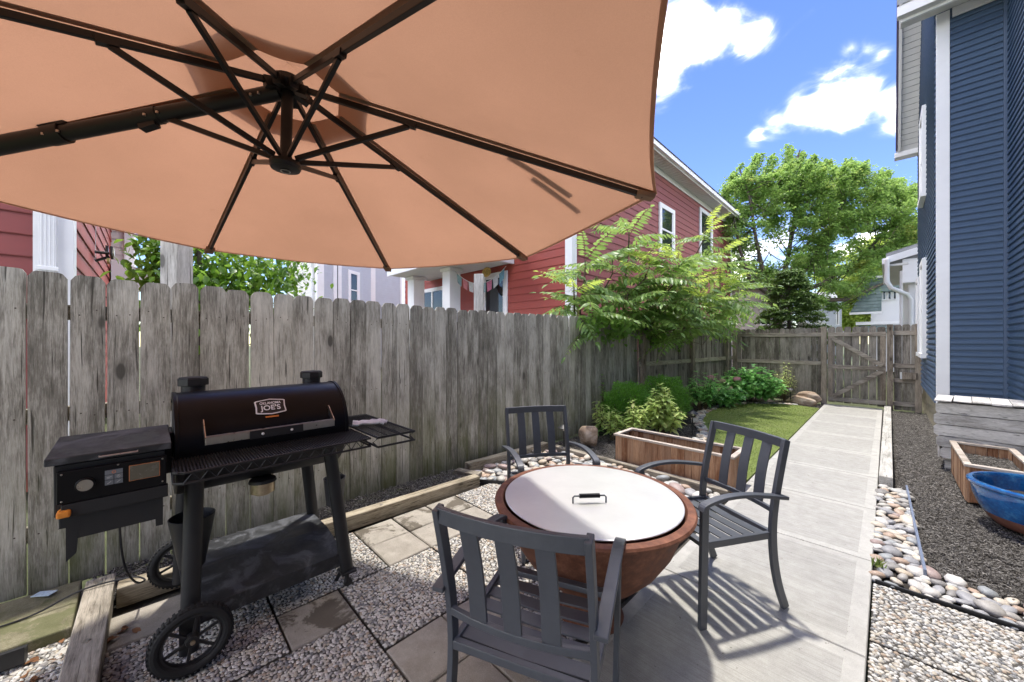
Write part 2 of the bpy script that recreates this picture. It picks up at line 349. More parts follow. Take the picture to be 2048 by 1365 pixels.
def special():
    m = NT('rusted_steel'); v = m.pos(); n = m.noise(v, 22, 8, .7); b = m.noise(v, 4, 5, .6)
    c = m.ramp(m.math('ADD', m.math('MULTIPLY', n, .6), m.math('MULTIPLY', b, .4)), [(.36, (.075, .025, .014)), (.5, (.16, .065, .038)), (.62, (.26, .115, .07)), (.72, (.36, .195, .13))])
    m.col(c).rough(m.mr(n, .3, .7, .55, .85)).set(Metallic=.15, Specular_IOR_Level=.35); m.bump(n, .3, .004); M['rust'] = m.mat
    m = NT('brushed_aluminium_lid'); v = m.pos(); n = m.noise(m.vmap(v, (14, 300, 14), rot=(0, 0, .6)), 1, 3, .6); b = m.noise(v, 3, 4, .6); sp = m.mr(m.noise(v, 60, 3), .70, .75)
    m.col(m.mix(m.math('MULTIPLY', sp, .3), m.mix(m.mr(b, .3, .7), (.62, .62, .61), (.72, .72, .70)), (.45, .42, .38))).rough(m.mr(n, .3, .7, .32, .46)).set(Metallic=.6); M['lid'] = m.mat
    m = NT('tan_canopy_fabric'); v = m.pos(); w = m.noise(m.vmap(v, (330, 330, 330)), 1, 3, .75); b = m.noise(v, 1.8, 5, .6); st = m.mr(m.noise(v, 7, 4, .6), .66, .74)
    c = m.mix(m.mr(w, .35, .65, 0, .35), (.40, .285, .195), (.27, .19, .13)); c = m.mix(m.mr(b, .35, .7, 0, .35), c, (.27, .20, .145)); c = m.mix(m.math('MULTIPLY', st, .25), c, (.18, .13, .09))
    m.col(c).rough(.9).set(Specular_IOR_Level=.1); m.bump(m.math('ADD', m.math('MULTIPLY', w, .06), m.noise(v, 5, 3, .5, .8)), .35, .012)
    tr = m.N.new('ShaderNodeBsdfTranslucent'); tcx = m.mix(m.mr(w, .35, .65, 0, .35), (.46, .235, .140), (.33, .165, .098)); m.lk(m.mix(m.mr(b, .35, .7, 0, .35), tcx, (.27, .135, .075)), tr.inputs[0])
    mx = m.N.new('ShaderNodeMixShader'); mx.inputs[0].default_value = .44; m.lk(m.b.outputs[0], mx.inputs[1]); m.lk(tr.outputs[0], mx.inputs[2]); m.lk(mx.outputs[0], m.out.inputs[0]); M['canopy'] = m.mat
    m = NT('umbrella_frame_metal'); m.col((.011, .010, .009)).rough(.42).set(Metallic=.0, Specular_IOR_Level=.35); M['umb'] = m.mat
    m = NT('blue_glazed_ceramic'); v = m.pos(); z = m.sep(v, 2); n = m.noise(v, 9, 5, .65); n2 = m.noise(v, 50, 4, .7)
    c = m.ramp(m.math('ADD', m.math('MULTIPLY', n, .7), m.math('MULTIPLY', n2, .3)), [(.35, (.006, .045, .17)), (.52, (.010, .10, .30)), (.68, (.05, .22, .44))])
    m.col(c).rough(.10).set(Specular_IOR_Level=.6, Coat_Weight=.6, Coat_Roughness=.05); m.bump(n2, .05, .002); M['glaze'] = m.mat
    M['clay'] = paint('bare_brown_clay', (.16, .065, .045), .7, 0, .25, 12, bump=.2)
    m = NT('shingles'); v = m.pos(); c = m.mix(m.mr(m.noise(v, 4, 4), .3, .7), (.14, .20, .19), (.22, .28, .27)); c = m.mix(m.math('MULTIPLY', m.island(), .5), c, (.10, .145, .14)); m.col(c).rough(.9); M['shingle'] = m.mat
    M['roof'] = concrete('grey_roof_shingles', (.20, .21, .22), (.34, .35, .36), dirt=.3, speck=.2)
    m = NT('white_stucco'); v = m.pos(); n = m.noise(v, 1.3, 6, .7); m.col(m.mix(m.mr(n, .52, .68, 0, .55), (.74, .75, .76), (.35, .36, .37))).rough(.9); m.bump(m.noise(v, 25, 5), .3, .01); M['stucco'] = m.mat
    m = NT('turf_green'); v = m.pos(); n = m.noise(v, 400, 2, .6); b = m.noise(v, 2.5, 4, .6); c = m.ramp(n, [(.3, (.10, .14, .03)), (.55, (.19, .235, .06)), (.75, (.28, .32, .11))]); m.col(m.mix(m.mr(b, .3, .7, 0, .3), c, (.12, .15, .04))).rough(.9); m.bump(n, .5, .006); M['turf'] = m.mat
    M['turfblade'] = leafmat('turf_blades', [(0.108, 0.186, 0.029), (0.195, 0.293, 0.049), (0.293, 0.39, 0.088), (0.39, 0.41, 0.176)], .2, .6)
    m = NT('boulder_rock'); v = m.tc(); n = m.noise(v, 6, 7, .7); n2 = m.noise(v, 40, 4, .6); vein = m.mr(m.noise(m.vmap(v, (1, 1, 2.2), rot=(.4, .3, 0)), 8, 4, .5, 1.2), .46, .52)
    c = m.ramp(n, [(.3, (.20, .13, .09)), (.5, (.42, .31, .22)), (.7, (.60, .52, .43))]); c = m.mix(m.math('MULTIPLY', m.math('SUBTRACT', 1.0, vein), .35), c, (.14, .09, .06)); m.col(c).rough(.85); m.bump(m.math('ADD', n, m.math('MULTIPLY', n2, .3)), .6, .02); M['rock'] = m.mat
    m = NT('fieldstone'); v = m.pos(); vd = m.vor(v, 7, 'DISTANCE_TO_EDGE'); c = m.mix(m.mr(vd, .01, .05), (.25, .24, .20), m.mix(m.noise(v, 5, 4), (.25, .22, .15), (.50, .45, .33))); m.col(c).rough(.9); m.bump(vd, .8, .03); M['fieldstone'] = m.mat
    m = NT('tree_bark'); v = m.tc(); n = m.noise(m.vmap(v, (1, 1, .2)), 30, 5, .7); m.col(m.ramp(n, [(.35, (.045, .035, .028)), (.65, (.15, .125, .10))])).rough(.9); m.bump(n, .6, .02); M['bark'] = m.mat
    M['stem'] = paint('green_brown_stems', (.10, .07, .04), .7, 0, .2, 9)
    M['maple'] = leafmat('maple_leaves', [(0.075, 0.155, 0.035), (0.13, 0.25, 0.055), (0.20, 0.34, 0.08), (0.30, 0.42, 0.11)], .40, .45, yellow=((.32, .27, .04), .60))
    M['hemlock'] = leafmat('conifer_needles', [(.04, .085, .016), (.08, .15, .025), (.14, .235, .04)], .15, .55)
    M['fartree'] = leafmat('bright_far_leaves', [(0.155, 0.233, 0.034), (0.265, 0.358, 0.062), (0.404, 0.482, 0.109)], .45, .5)
    M['sumac'] = leafmat('pinnate_leaflets', [(0.085, 0.163, 0.044), (0.132, 0.24, 0.066), (0.202, 0.327, 0.093), (0.327, 0.451, 0.109)], .38, .38, .45)
    M['sumacy'] = leafmat('young_pinnate_leaflets', [(0.217, 0.327, 0.07), (0.342, 0.482, 0.085), (0.513, 0.59, 0.116)], .45, .4, .4)
    M['box'] = leafmat('boxwood_leaves', [(0.036, 0.118, 0.016), (0.079, 0.225, 0.027), (0.144, 0.355, 0.043), (0.264, 0.502, 0.079)], .3, .35, .5)
    M['lime'] = leafmat('pale_green_pointed_leaves', [(0.162, 0.283, 0.071), (0.304, 0.446, 0.121), (0.486, 0.628, 0.203), (0.7, 0.7, 0.304)], .35, .45)
    M['hyd'] = leafmat('hydrangea_leaves', [(0.079, 0.225, 0.058), (0.144, 0.355, 0.092), (0.235, 0.502, 0.144), (0.343, 0.632, 0.211)], .3, .35, .5)
    M['catalpa'] = leafmat('broad_bright_leaves', [(0.037, 0.103, 0.011), (0.074, 0.178, 0.019), (0.121, 0.252, 0.028), (0.205, 0.335, 0.047)], .4, .35, .45)
    M['vine'] = leafmat('vine_leaves', [(0.081, 0.181, 0.04), (0.161, 0.303, 0.061), (0.282, 0.445, 0.101)], .35, .45)
    M['pinkfl'] = leafmat('pink_petals', [(.45, .16, .26), (.60, .30, .38), (.62, .42, .45)], .3, .6)
    M['creamfl'] = leafmat('cream_petals', [(.50, .42, .28), (.60, .55, .40), (.42, .30, .24)], .3, .6)
    M['dry'] = leafmat('dry_brown_leaves', [(.16, .07, .03), (.25, .12, .05)], .1, .7)
special()

# ---------------------------------------------------------------- the ground and its setting
def sheet(name, poly, z, mat, depth=.0, kind='structure', parent=None):
    b = MB()
    if depth: b.prism(poly, z - depth, z)
    else: b.add([(x, y, z) for x, y in poly], [tuple(range(len(poly)))])
    return b.build(name, mat, parent, kind=kind)
sheet('ground', [(-140, -60), (120, -60), (120, 260), (-140, 260)], -.09, M['yard'])
sheet('path_bed', [(-1.0, -1.9), (-.08, -1.9), (-.08, 11.1), (-1.0, 11.1)], -.072, M['soil'], .01)
sheet('patio_bed', [(-3.40, -1.6), (-1.03, -1.6), (-1.03, 3.9), (-3.40, 3.9)], -.055, M['grout'], .03)
sheet('side_bed', [(-.065, -1.6), (3.2, -1.6), (3.2, 3.16), (-.06, 3.16)], -.055, M['grout'], .03)
sheet('mulch_bed_soil', [(-.06, 3.14), (3.2, 3.14), (3.2, 11.16), (-.06, 11.16)], -.03, M['soil'], .05)
sheet('garden_bed_soil', [(-3.40, 3.85), (-1.02, 3.85), (-1.02, 11.20), (-2.9, 11.20), (-3.33, 6.9)], -.035, M['soil'], .05)

# the concrete path: slabs with tooled edges
def make_path():
    root = thing('concrete_path', (0, 0, 0), None, None); root['kind'] = 'structure'
    x0, x1 = -1.01, -.066; ys = [-1.86 + 1.05 * k for k in range(13)] + [11.14]
    for a, b_ in zip(ys[:-1], ys[1:]):
        y0, y1 = a + .0035, b_ - .0035; e = .07
        m = MB(); V = []
        def ringpts(i, z): return [(x0+i, y0+i, z), (x1-i, y0+i, z), (x1-i, y1-i, z), (x0+i, y1-i, z)]
        rs = [ringpts(0, -.08), ringpts(0, -.006), ringpts(.004, 0.0), ringpts(e, 0.0), ringpts(e+.004, -.0015)]
        V = [p for r in rs for p in r]; F = []; fm = []
        for i in range(4):
            for k in range(4): F.append((i*4+k, i*4+(k+1) % 4, (i+1)*4+(k+1) % 4, (i+1)*4+k)); fm.append(1)
        F.append((16, 17, 18, 19)); fm.append(0)
        me = raw_mesh('slab', V, F, [M['path'], M['pathedge']], fm); o = link('slab', me, root)
make_path()

# pebble field generator: low domes
def pebbles(n_try, x0, x1, y0, y1, r0, r1, z, inside=None, flat=.55, seed=1, jitter=.30, hmul=1.0):
    rg = np.random.default_rng(seed); p = (r0 + r1) * .96
    nx = max(1, int((x1-x0)/p)); ny = max(1, int((y1-y0)/(p*.88)))
    gx, gy = np.meshgrid(np.arange(nx), np.arange(ny)); gx = gx.ravel().astype(float); gy = gy.ravel().astype(float)
    X = x0 + (gx + .5 + .5*(gy % 2) - .25) * (x1-x0)/nx; Y = y0 + (gy + .5) * (y1-y0)/ny
    X += rg.uniform(-jitter, jitter, len(X)) * p; Y += rg.uniform(-jitter, jitter, len(X)) * p
    R = rg.uniform(r0, r1, len(X)); X = np.clip(X, x0+R*.8, x1-R*.8); Y = np.clip(Y, y0+R*.8, y1-R*.8)
    if inside is not None:
        k = inside(X, Y); X, Y, R = X[k], Y[k], R[k]
    n = len(X); seg = 7; el = rg.uniform(.72, 1.25, n); an = rg.uniform(0, PI, n)
    th = np.arange(seg)/seg*2*PI
    rings = [(1.0, -.25), (.93, .35), (.55, .85)]
    V = np.zeros((n, seg*3+1, 3)); H_ = R * flat * rg.uniform(.7, 1.15, n) * hmul
    wob = rg.uniform(.88, 1.10, (n, seg))
    for i, (rr, hh) in enumerate(rings):
        lx = np.cos(th)[None]*R[:, None]*el[:, None]*rr*wob; ly = np.sin(th)[None]*R[:, None]/el[:, None]*rr*wob
        V[:, i*seg:(i+1)*seg, 0] = X[:, None] + lx*np.cos(an)[:, None] - ly*np.sin(an)[:, None]
        V[:, i*seg:(i+1)*seg, 1] = Y[:, None] + lx*np.sin(an)[:, None] + ly*np.cos(an)[:, None]
        V[:, i*seg:(i+1)*seg, 2] = z + hh*H_[:, None]
    V[:, -1, 0] = X; V[:, -1, 1] = Y; V[:, -1, 2] = z + H_
    F = []
    for i in range(2):
        for k in range(seg): k2 = (k+1) % seg; F.append((i*seg+k, i*seg+k2, (i+1)*seg+k2)); F.append((i*seg+k, (i+1)*seg+k2, (i+1)*seg+k))
    for k in range(seg): F.append((2*seg+k, 2*seg+(k+1) % seg, 3*seg))
    F = np.array(F)[None] + (np.arange(n)*(seg*3+1))[:, None, None]
    return V.reshape(-1, 3), F.reshape(-1, 3)

# patio: grid of small plain pavers and larger exposed aggregate slabs
PX0, PY0, PW, PH_ = -2.86, 1.42, .30, .315
patio = thing('patio_paving', (0, 0, 0), None, None); patio['kind'] = 'structure'
bigs = [(-2.26, .79, 2, 2), (-2.86, .475, 2, 2), (-2.26, 1.42, 2, 2), (-2.86, 2.05, 2, 2), (-1.66, 1.42, 2, 2), (-2.26, 2.05, 2, 2), (-1.96, .16, 2, 2), (-1.66, 2.05, 2, 2),
        (-2.56, -.155, 2, 2), (-2.26, 2.68, 2, 2), (-1.66, 2.68, 2, 2), (-1.66, -.47, 2, 2), (-2.26, -.785, 2, 2), (-2.86, -.785, 2, 2)]
occ = set()
def edge_y(x): return 2.42 + (x + 3.0) * .615          # where the patio ends along the diagonal black edging
def paver(x0, y0, x1, y1, mat, z=0.0, dz=.0):
    g = .005; b = MB(); dzs = [dz + random.uniform(-.003, .003) for _ in range(4)]
    pts = [(x0+g, y0+g), (x1-g, y0+g), (x1-g, y1-g), (x0+g, y1-g)]; i = .006
    top = [(x0+g+i, y0+g+i), (x1-g-i, y0+g+i), (x1-g-i, y1-g-i), (x0+g+i, y1-g-i)]
    V = [(x, y, -.06) for x, y in pts] + [(x, y, -.010+d) for (x, y), d in zip(pts, dzs)] + [(x, y, -.004+d) for (x, y), d in zip(top, dzs)]
    b.add(V, [(k, (k+1) % 4, 4+(k+1) % 4, 4+k) for k in range(4)] + [(4+k, 4+(k+1) % 4, 8+(k+1) % 4, 8+k) for k in range(4)] + [(8, 9, 10, 11)])
    return b.build('paver', mat, patio)
def agg_slab(root, x0, y0, x1, y1, seed, r0=.0062, r1=.0105, cut=None):
    g = .006; b = MB(); b.box(x0+g, x1-g, y0+g, y1-g, -.06, -.009); s = b.build('aggregate_slab', M['grout'], root)
    V, F = pebbles(0, x0+g, x1-g, y0+g, y1-g, r0, r1, -.009, inside=cut, seed=seed)
    link('pebble_surface', raw_mesh('pebble_surface', V, F, M['pebble'], smooth=True), s, kind='stuff')
for n, (bx, by, w, h_) in enumerate(bigs):
    for i in range(w):
        for j in range(h_): occ.add((round((bx-PX0)/PW)+i, round((by-PY0)/PH_)+j))
    x1_ = min(bx+w*PW, -1.04) if bx + w*PW > -1.2 else bx+w*PW
    cut = (lambda X, Y: Y < edge_y(X) - .02) if by > 1.9 else None
    far = by > 1.4
    agg_slab(patio, bx, by, x1_, by+h_*PH_, n+3, *( (.008, .012) if far else (.0062, .0102)), cut=cut)
for i in range(-1, 6):
    for j in range(-7, 6):
        if (i, j) in occ: continue
        x0 = PX0+i*PW; y0 = PY0+j*PH_; x1 = x0+PW
        if i == 5: x1 = -1.025
        if y0 + PH_*.6 > edge_y(x0): continue
        if i == -1 : continue
        if x0 < -2.3 and y0 < -.2: continue
        wet = (i, j) in ((0, -1), (0, 0), (0, 1), (2, -3), (0, -4))
        paver(x0, y0, x1, min(y0+PH_, 9), M['paverwet'] if wet else M['paver'])
# moss and grit in the joints, a few green flecks
side = thing('side_paving', (0, 0, 0), None, None); side['kind'] = 'structure'
for n, (x0, y0) in enumerate([(-.064, 2.50), (.556, 2.50), (-.064, 1.88), (.556, 1.88), (-.064, 1.26)]): agg_slab(side, x0, y0, x0+.62, y0+.62, 40+n, .0075, .012)

# timbers
def timber(a, b, w, h_, label, mat, z0=-.03, pieces=None, cap=True, bolts=()):
    a = np.array([*a, 0.]); b = np.array([*b, 0.]); mid = (a+b)/2
    t = MB(); t.bar(a + (0, 0, z0+h_/2), b + (0, 0, z0+h_/2), w, h_)
    o = t.build('landscape_timber', mat, None, bevel=.006, loc=(*mid[:2], 0)); tag(o, label, 'timber', 'timbers edging the patio and beds')
    for (f, s) in bolts:
        p = a + (b-a)*f; c = MB(); c.lathe([(0, 0), (.013, 0), (.013, .003), (0, .005)], (p[0]+s, p[1], z0+h_), 10); c.build('bolt_head', M['steel'], o)
    return o
timber((-3.02, -.13), (-2.93, 2.38), .092, .115, 'long weathered timber edging the patio below the grey fence, from grill to stones', M['timber'], bolts=((.12, 0), (.6, .01)))
timber((-3.18, -.20), (-1.9, -.21), .115, .12, 'weathered timber running out of the bottom left corner beside the mossy slab', M['timberx'], bolts=((.06, 0), (.5, 0)))
timber((-3.26, 2.36), (-2.98, 2.46), .10, .10, 'short mossy timber joining the patio edge timber to the fence', M['timberx'])
timber((-3.28, 2.52), (-3.22, 3.80), .09, .12, 'mossy timber along the fence foot behind the rounded stones', M['timber'])
timber((-3.22, 3.87), (-1.04, 3.87), .085, .085, 'grey timber in front of the left cedar planter box', M['timberx'])
timber((-.008, 5.28), (.01, 11.1), .10, .115, 'long grey timber curb between concrete path and right mulch bed', M['timberg'])

# metal / plastic edging strips
def strip(name, pts, w, h_, mat, label, z=0.0):
    b = MB(); b.sweep([(x, y, z) for x, y in pts], w, h_); o = b.build(name, mat, None); return tag(o, label, 'edging')
strip('edging_strip', [(-2.98, 2.40), (-2.5, 2.72), (-1.9, 3.09), (-1.04, 3.60)], .012, .05, M['blackmatte'], 'black edging strip between patio paving and rounded stones', .0)
strip('edging_strip', [(.135, 5.30), (.150, 4.3), (.165, 3.42)], .014, .07, paint('blue_grey_plastic', (.16, .19, .26), .4), 'blue grey edging strip between stones and right mulch bed', .0)
strip('edging_strip', [(-.05, 3.135), (.9, 3.145), (2.2, 3.15)], .012, .05, M['blackmatte'], 'thin black edging between right aggregate paving and stones', -.018)

# river stones, each one an object
def stone_variants(k=9):
    out = []
    for i in range(k):
        rg = random.Random(100+i); V = []; F = []; nu, nv = 10, 5; a = rg.uniform(1.15, 1.5); c = rg.uniform(.42, .62)
        ph = [rg.uniform(0, 6.28) for _ in range(6)]
        for j in range(1, nv):
            t = PI*j/nv
            for q in range(nu):
                p = 2*PI*q/nu; w = 1 + .07*math.sin(2*p+ph[0]) + .05*math.sin(3*p+ph[1]+t) + .04*math.sin(2*t+ph[2])
                V.append((a*math.sin(t)**.85*math.cos(p)*w, math.sin(t)**.85*math.sin(p)*w, c*math.cos(t)*w))
        V += [(0, 0, c), (0, 0, -c)]; T = len(V)-2
        for j in range(nv-2):
            for q in range(nu): q2 = (q+1) % nu; F.append((j*nu+q, (j+1)*nu+q, (j+1)*nu+q2, j*nu+q2))
        for q in range(nu): q2 = (q+1) % nu; F.append((T, q, q2)); F.append((T+1, (nv-2)*nu+q2, (nv-2)*nu+q))
        out.append(raw_mesh('stone', V, F, M['river'], smooth=True))
    return out
STV = stone_variants()
def inpoly(x, y, P):
    c = False; n = len(P)
    for i in range(n):
        (x1, y1), (x2, y2) = P[i], P[(i+1) % n]
        if (y1 > y) != (y2 > y) and x < (x2-x1)*(y-y1)/(y2-y1)+x1: c = not c
    return c
def stone_bed(name, poly, r0, r1, count, zbase, seed, layers=2, ry=1.0):
    rg = random.Random(seed); root = thing(name, (0, 0, 0), None, None); root['kind'] = 'structure'
    b = MB(); b.add([(x, y, zbase-.015) for x, y in poly], [tuple(range(len(poly)))]); b.build('bed_base', M['soil'], root)
    xs = [p[0] for p in poly]; ys = [p[1] for p in poly]; placed = []; tries = 0
    while len(placed) < count and tries < count*220:
        tries += 1; x = rg.uniform(min(xs), max(xs)); y = rg.uniform(min(ys), max(ys))
        if not inpoly(x, y, poly): continue
        r = r0 + (r1-r0)*rg.random()**1.6; lay = 0 if len(placed) < count*.66 else 1
        k = .86 if lay == 0 else .95
        if any(abs(x-p[0]) < .3 and (x-p[0])**2+(y-p[1])**2 < ((r+p[2])*k)**2 and p[3] == lay for p in placed): continue
        placed.append((x, y, r, lay))
        o = link('stone', rg.choice(STV), root, (x, y, zbase + r*.30 + lay*r*.55)); o.scale = (r*rg.uniform(.85, 1.15), r*rg.uniform(.85, 1.1), r*rg.uniform(.8, 1.1)); o.rotation_euler = (rg.uniform(-.3, .3), rg.uniform(-.3, .3), rg.uniform(0, 6.28))
    return root
stone_bed('river_stone_strip', [(-.055, 3.16), (.155, 3.16), (.150, 4.3), (.130, 5.26), (-.055, 5.26)], .028, .058, 290, -.02, 3)
stone_bed('river_stone_band', [(.16, 3.16), (1.6, 3.17), (1.6, 3.36), (.9, 3.42), (.5, 3.46), (.16, 3.50)], .024, .062, 280, -.02, 4)
stone_bed('river_stone_corner', [(-3.18, 2.47), (-2.97, 2.46), (-2.5, 2.74), (-1.9, 3.11), (-1.06, 3.62), (-1.06, 3.81), (-3.17, 3.81)], .034, .060, 300, -.01, 5)
stone_bed('pebble_bed_corner', [(-2.80, -1.2), (-1.9, -1.2), (-1.9, -.28), (-2.80, -.28)], .011, .026, 300, -.03, 6)

# mulch: tens of thousands of splinters
def splinters(n, fn, seed, l0=.012, l1=.04, z=-.02, thick=.004, hz=.02):
    rg = np.random.default_rng(seed); X, Y = fn(rg, n); n = len(X)
    L_ = rg.uniform(l0, l1, n); W = rg.uniform(.25, .9, n)*thick*2; T = rg.uniform(.4, 1, n)*thick; a = rg.uniform(0, 2*PI, n); p = rg.normal(0, .30, n)
    d = np.stack([np.cos(a)*np.cos(p), np.sin(a)*np.cos(p), np.sin(p)], 1); s = np.stack([-np.sin(a), np.cos(a), rg.normal(0, .3, n)], 1); u = np.cross(d, s)
    C_ = np.stack([X, Y, z + rg.uniform(0, hz, n)], 1); V = []
    for sx, sy, sz in ((-1,-1,0),(1,-.7,0),(1,.7,0),(-1,1,0),(-.85,0,1),(.9,0,1)):
        V.append(C_ + d*(L_*.5*sx)[:, None] + s*(W*.5*sy)[:, None] + u*(T*sz)[:, None])
    V = np.stack(V, 1).reshape(-1, 3)
    F = np.array([(0,1,5),(0,5,4),(2,3,4),(2,4,5),(1,2,5),(3,0,4)])[None] + (np.arange(n)*6)[:, None, None]
    return V, F.reshape(-1, 3)
def uni(x0, x1, y0, y1, keep=None):
    def f(rg, n):
        X = rg.uniform(x0, x1, n); Y = rg.uniform(y0, y1, n)
        if keep is not None: k = keep(X, Y); X, Y = X[k], Y[k]
        return X, Y
    return f
def mulch(name, parts_, label=None):
    Vs = []; Fs = []; b = 0
    for V, F in parts_: Vs.append(V); Fs.append(F+b); b += len(V)
    o = link(name, raw_mesh(name, np.concatenate(Vs), np.concatenate(Fs), M['mulch']), None, kind='stuff'); return tag(o, label, 'mulch')
kr = lambda X, Y: ((X > .17) | (Y > 5.3)) & (Y > np.where(X < .5, 3.50 - .12*(X-.16), 3.46 - .09*(X-.5))) & ((X > .07))
mulch('mulch', [splinters(26000, uni(.07, 1.75, 3.2, 5.6, kr), 1), splinters(14000, uni(.07, 1.3, 5.6, 8.2, kr), 2, .02, .05), splinters(5000, uni(.07, .62, 8.2, 11.1), 3, .025, .06)], 'dark shredded mulch between the path and the blue house')
mulch('mulch', [splinters(15000, uni(-3.37, -3.00, -.25, 2.40), 4, .012, .042, -.03, .005, .07), splinters(3000, uni(-3.37, -3.2, 2.4, 4.0), 5)], 'dark mulch strip under the grey fence behind the grill')
TURF = [(-1.015, 4.42), (-1.45, 4.50), (-1.72, 5.2), (-1.85, 5.9), (-2.05, 6.5), (-2.33, 7.1), (-2.50, 7.8), (-2.55, 8.6), (-2.45, 9.3), (-2.18, 9.9), (-1.75, 10.25), (-1.37, 10.32), (-1.015, 10.2)]
kt = lambda X, Y: np.array([not inpoly(x, y, TURF) for x, y in zip(X, Y)])
mulch('mulch', [splinters(17000, uni(-3.33, -1.03, 3.92, 7.2, kt), 6, .018, .045), splinters(7000, uni(-3.25, -1.03, 7.2, 11.15, kt), 7, .025, .06)], 'dark mulch around the shrubs in the garden bed')
sheet('turf', TURF, .012, M['turf'], .045)
def turf_blades():
    rg = np.random.default_rng(5); n = 60000; X = rg.uniform(-2.56, -1.02, n); Y = 4.4 + (10.3-4.4)*rg.random(n)**1.25; k = np.array([inpoly(x, y, TURF) for x, y in zip(X, Y)]); X, Y = X[k], Y[k]; n = len(X)
    a = rg.uniform(0, 2*PI, n); w = .0035 + .0007*(Y-4); h_ = rg.uniform(.005, .011, n); t = rg.normal(0, .008, (n, 2))
    V = np.stack([np.stack([X-np.cos(a)*w, Y-np.sin(a)*w, np.full(n, .010)], 1), np.stack([X+np.cos(a)*w, Y+np.sin(a)*w, np.full(n, .010)], 1), np.stack([X+t[:, 0], Y+t[:, 1], .012+h_], 1)], 1)
    o = link('turf_grass', raw_mesh('turf_grass', V.reshape(-1, 3), np.arange(3*n).reshape(-1, 3), M['turfblade']), None, kind='stuff'); tag(o, 'short artificial turf in a rounded lawn patch', 'turf')
turf_blades()
def turf_border():
    pts = TURF[1:]; Vs = []; seg = []
    xs, ys = [], []
    rg = random.Random(9); root = thing('pebble_border', (0, 0, 0), None, None); root['kind'] = 'structure'
    P_ = pts; tot = 0; n = 0
    for (a, b_) in zip(P_[:-1], P_[1:]):
        L_ = math.dist(a, b_); nx, ny = (b_[1]-a[1])/L_, -(b_[0]-a[0])/L_
        for k in range(int(L_/.0215)):
            t = rg.random(); off = -rg.uniform(.02, .155); x = a[0]+(b_[0]-a[0])*t - nx*-off*1; y = a[1]+(b_[1]-a[1])*t - ny*-off*1
            if inpoly(x, y, TURF): x = a[0]+(b_[0]-a[0])*t + nx*-off; y = a[1]+(b_[1]-a[1])*t + ny*-off
            if inpoly(x, y, TURF): continue
            r = rg.uniform(.026, .050); o = link('stone', rg.choice(STV), root, (x, y, r*.3)); o.scale = (r, r, r*.9); o.rotation_euler = (rg.uniform(-.3, .3), rg.uniform(-.3, .3), rg.uniform(0, 6.3)); n += 1
            if n >= 300: return
turf_border()
# mossy slab and dark metal strip in the left corner
b = MB(); b.prism([(-3.33, -1.5), (-2.82, -1.5), (-2.815, -.275), (-3.33, -.285)], -.02, .045); o = b.build('stone_slab', M['mossslab'], None, bevel=.008); tag(o, 'mossy green concrete slab against the fence in the bottom left corner', 'slab')
b = MB(); b.sweep([(-2.76, -1.2, .03), (-2.74, -.40, .03)], .05, .06); b.sweep([(-2.73, -1.2, .045), (-2.71, -.40, .045)], .012, .07); o = b.build('metal_rail', M['blackmatte'], None); tag(o, 'dark metal rail lying on pebbles in front of the mossy slab', 'rail')
# ---------------------------------------------------------------- wooden fences
def board_mesh(w, h_, t, clip=.028, mat=None, rg=random):
    j = lambda s: rg.uniform(-s, s)
    c1, c2 = clip*rg.uniform(.8, 1.3), clip*rg.uniform(.8, 1.3); cup = j(.002)
    out = [(-w/2, 0), (w/2, 0), (w/2+j(.003), h_*.35), (w/2+j(.0035), h_*.7), (w/2, h_-c1*1.1), (w/2-c1*.55, h_-c1*.25), (w/2-c1, h_+j(.003)), (-w/2+c2, h_+j(.003)), (-w/2+c2*.55, h_-c2*.25), (-w/2, h_-c2*1.1), (-w/2+j(.0035), h_*.7), (-w/2+j(.003), h_*.35)]
    n = len(out); V = [(x, -t/2, z) for x, z in out] + [(x, t/2, z) for x, z in out]
    F = [tuple(range(n)), tuple(range(2*n-1, n-1, -1))] + [(i, n+i, n+(i+1) % n, (i+1) % n) for i in range(n)]
    return raw_mesh('board', V, F, mat)
def fence_run(root, a, b, w, h_, mat, seed, face=1, skip=(), gap=.006, z0=0.0, hfun=None, tint=None):
    rg = random.Random(seed); a = np.array(a, float); b = np.array(b, float); L_ = np.linalg.norm(b-a); d = (b-a)/L_; ang = math.atan2(d[1], d[0])
    vs = [board_mesh(w, h_, .018, .030, mat, rg) for _ in range(7)]; n = round(L_/(w+gap)); p = L_/n
    for i in range(n):
        if i in skip: continue
        q = a + d*p*(i+.5); o = link('board', rg.choice(vs), root, (q[0]-root.location.x, q[1]-root.location.y, z0 + rg.uniform(-.012, .010) + (hfun(i/n) if hfun else 0)))
        o.scale = ((p-gap*rg.uniform(.2, 1.5))/w, rg.uniform(.9, 1.15), 1); o.rotation_euler = (rg.uniform(-.006, .006), rg.uniform(-.004, .004), ang + rg.uniform(-.012, .012) + (PI if rg.random() < .5 else 0))
def rails(root, a, b, zs, off, mat, w=.036, h_=.088, name='rail'):
    a = np.array([*a, 0.]); b = np.array([*b, 0.]); d = (b-a)/np.linalg.norm(b-a); nrm = np.array([d[1], -d[0], 0])*off
    for z in zs:
        m = MB(); m.bar(a+nrm+(0, 0, z), b+nrm+(0, 0, z), w, h_); m.build(name, mat, root, bevel=.004)
def post(root, x, y, h_, s=.09, mat=None, rz=0):
    m = MB(); m.box(x-s/2, x+s/2, y-s/2, y+s/2, -.05, h_); m.rot((x, y), rz); return m.build('post', mat or M['post'], root, bevel=.005)
FX = -3.385
f1 = thing('board_fence', (FX, 2.7, 0), 'tall grey mossy dog-eared board fence running along the left side behind the grill', 'fence')
fence_run(f1, (FX, -2.26), (FX, 6.74), .142, 1.83, M['fence'], 11, hfun=lambda t: .02*math.sin(9*t))
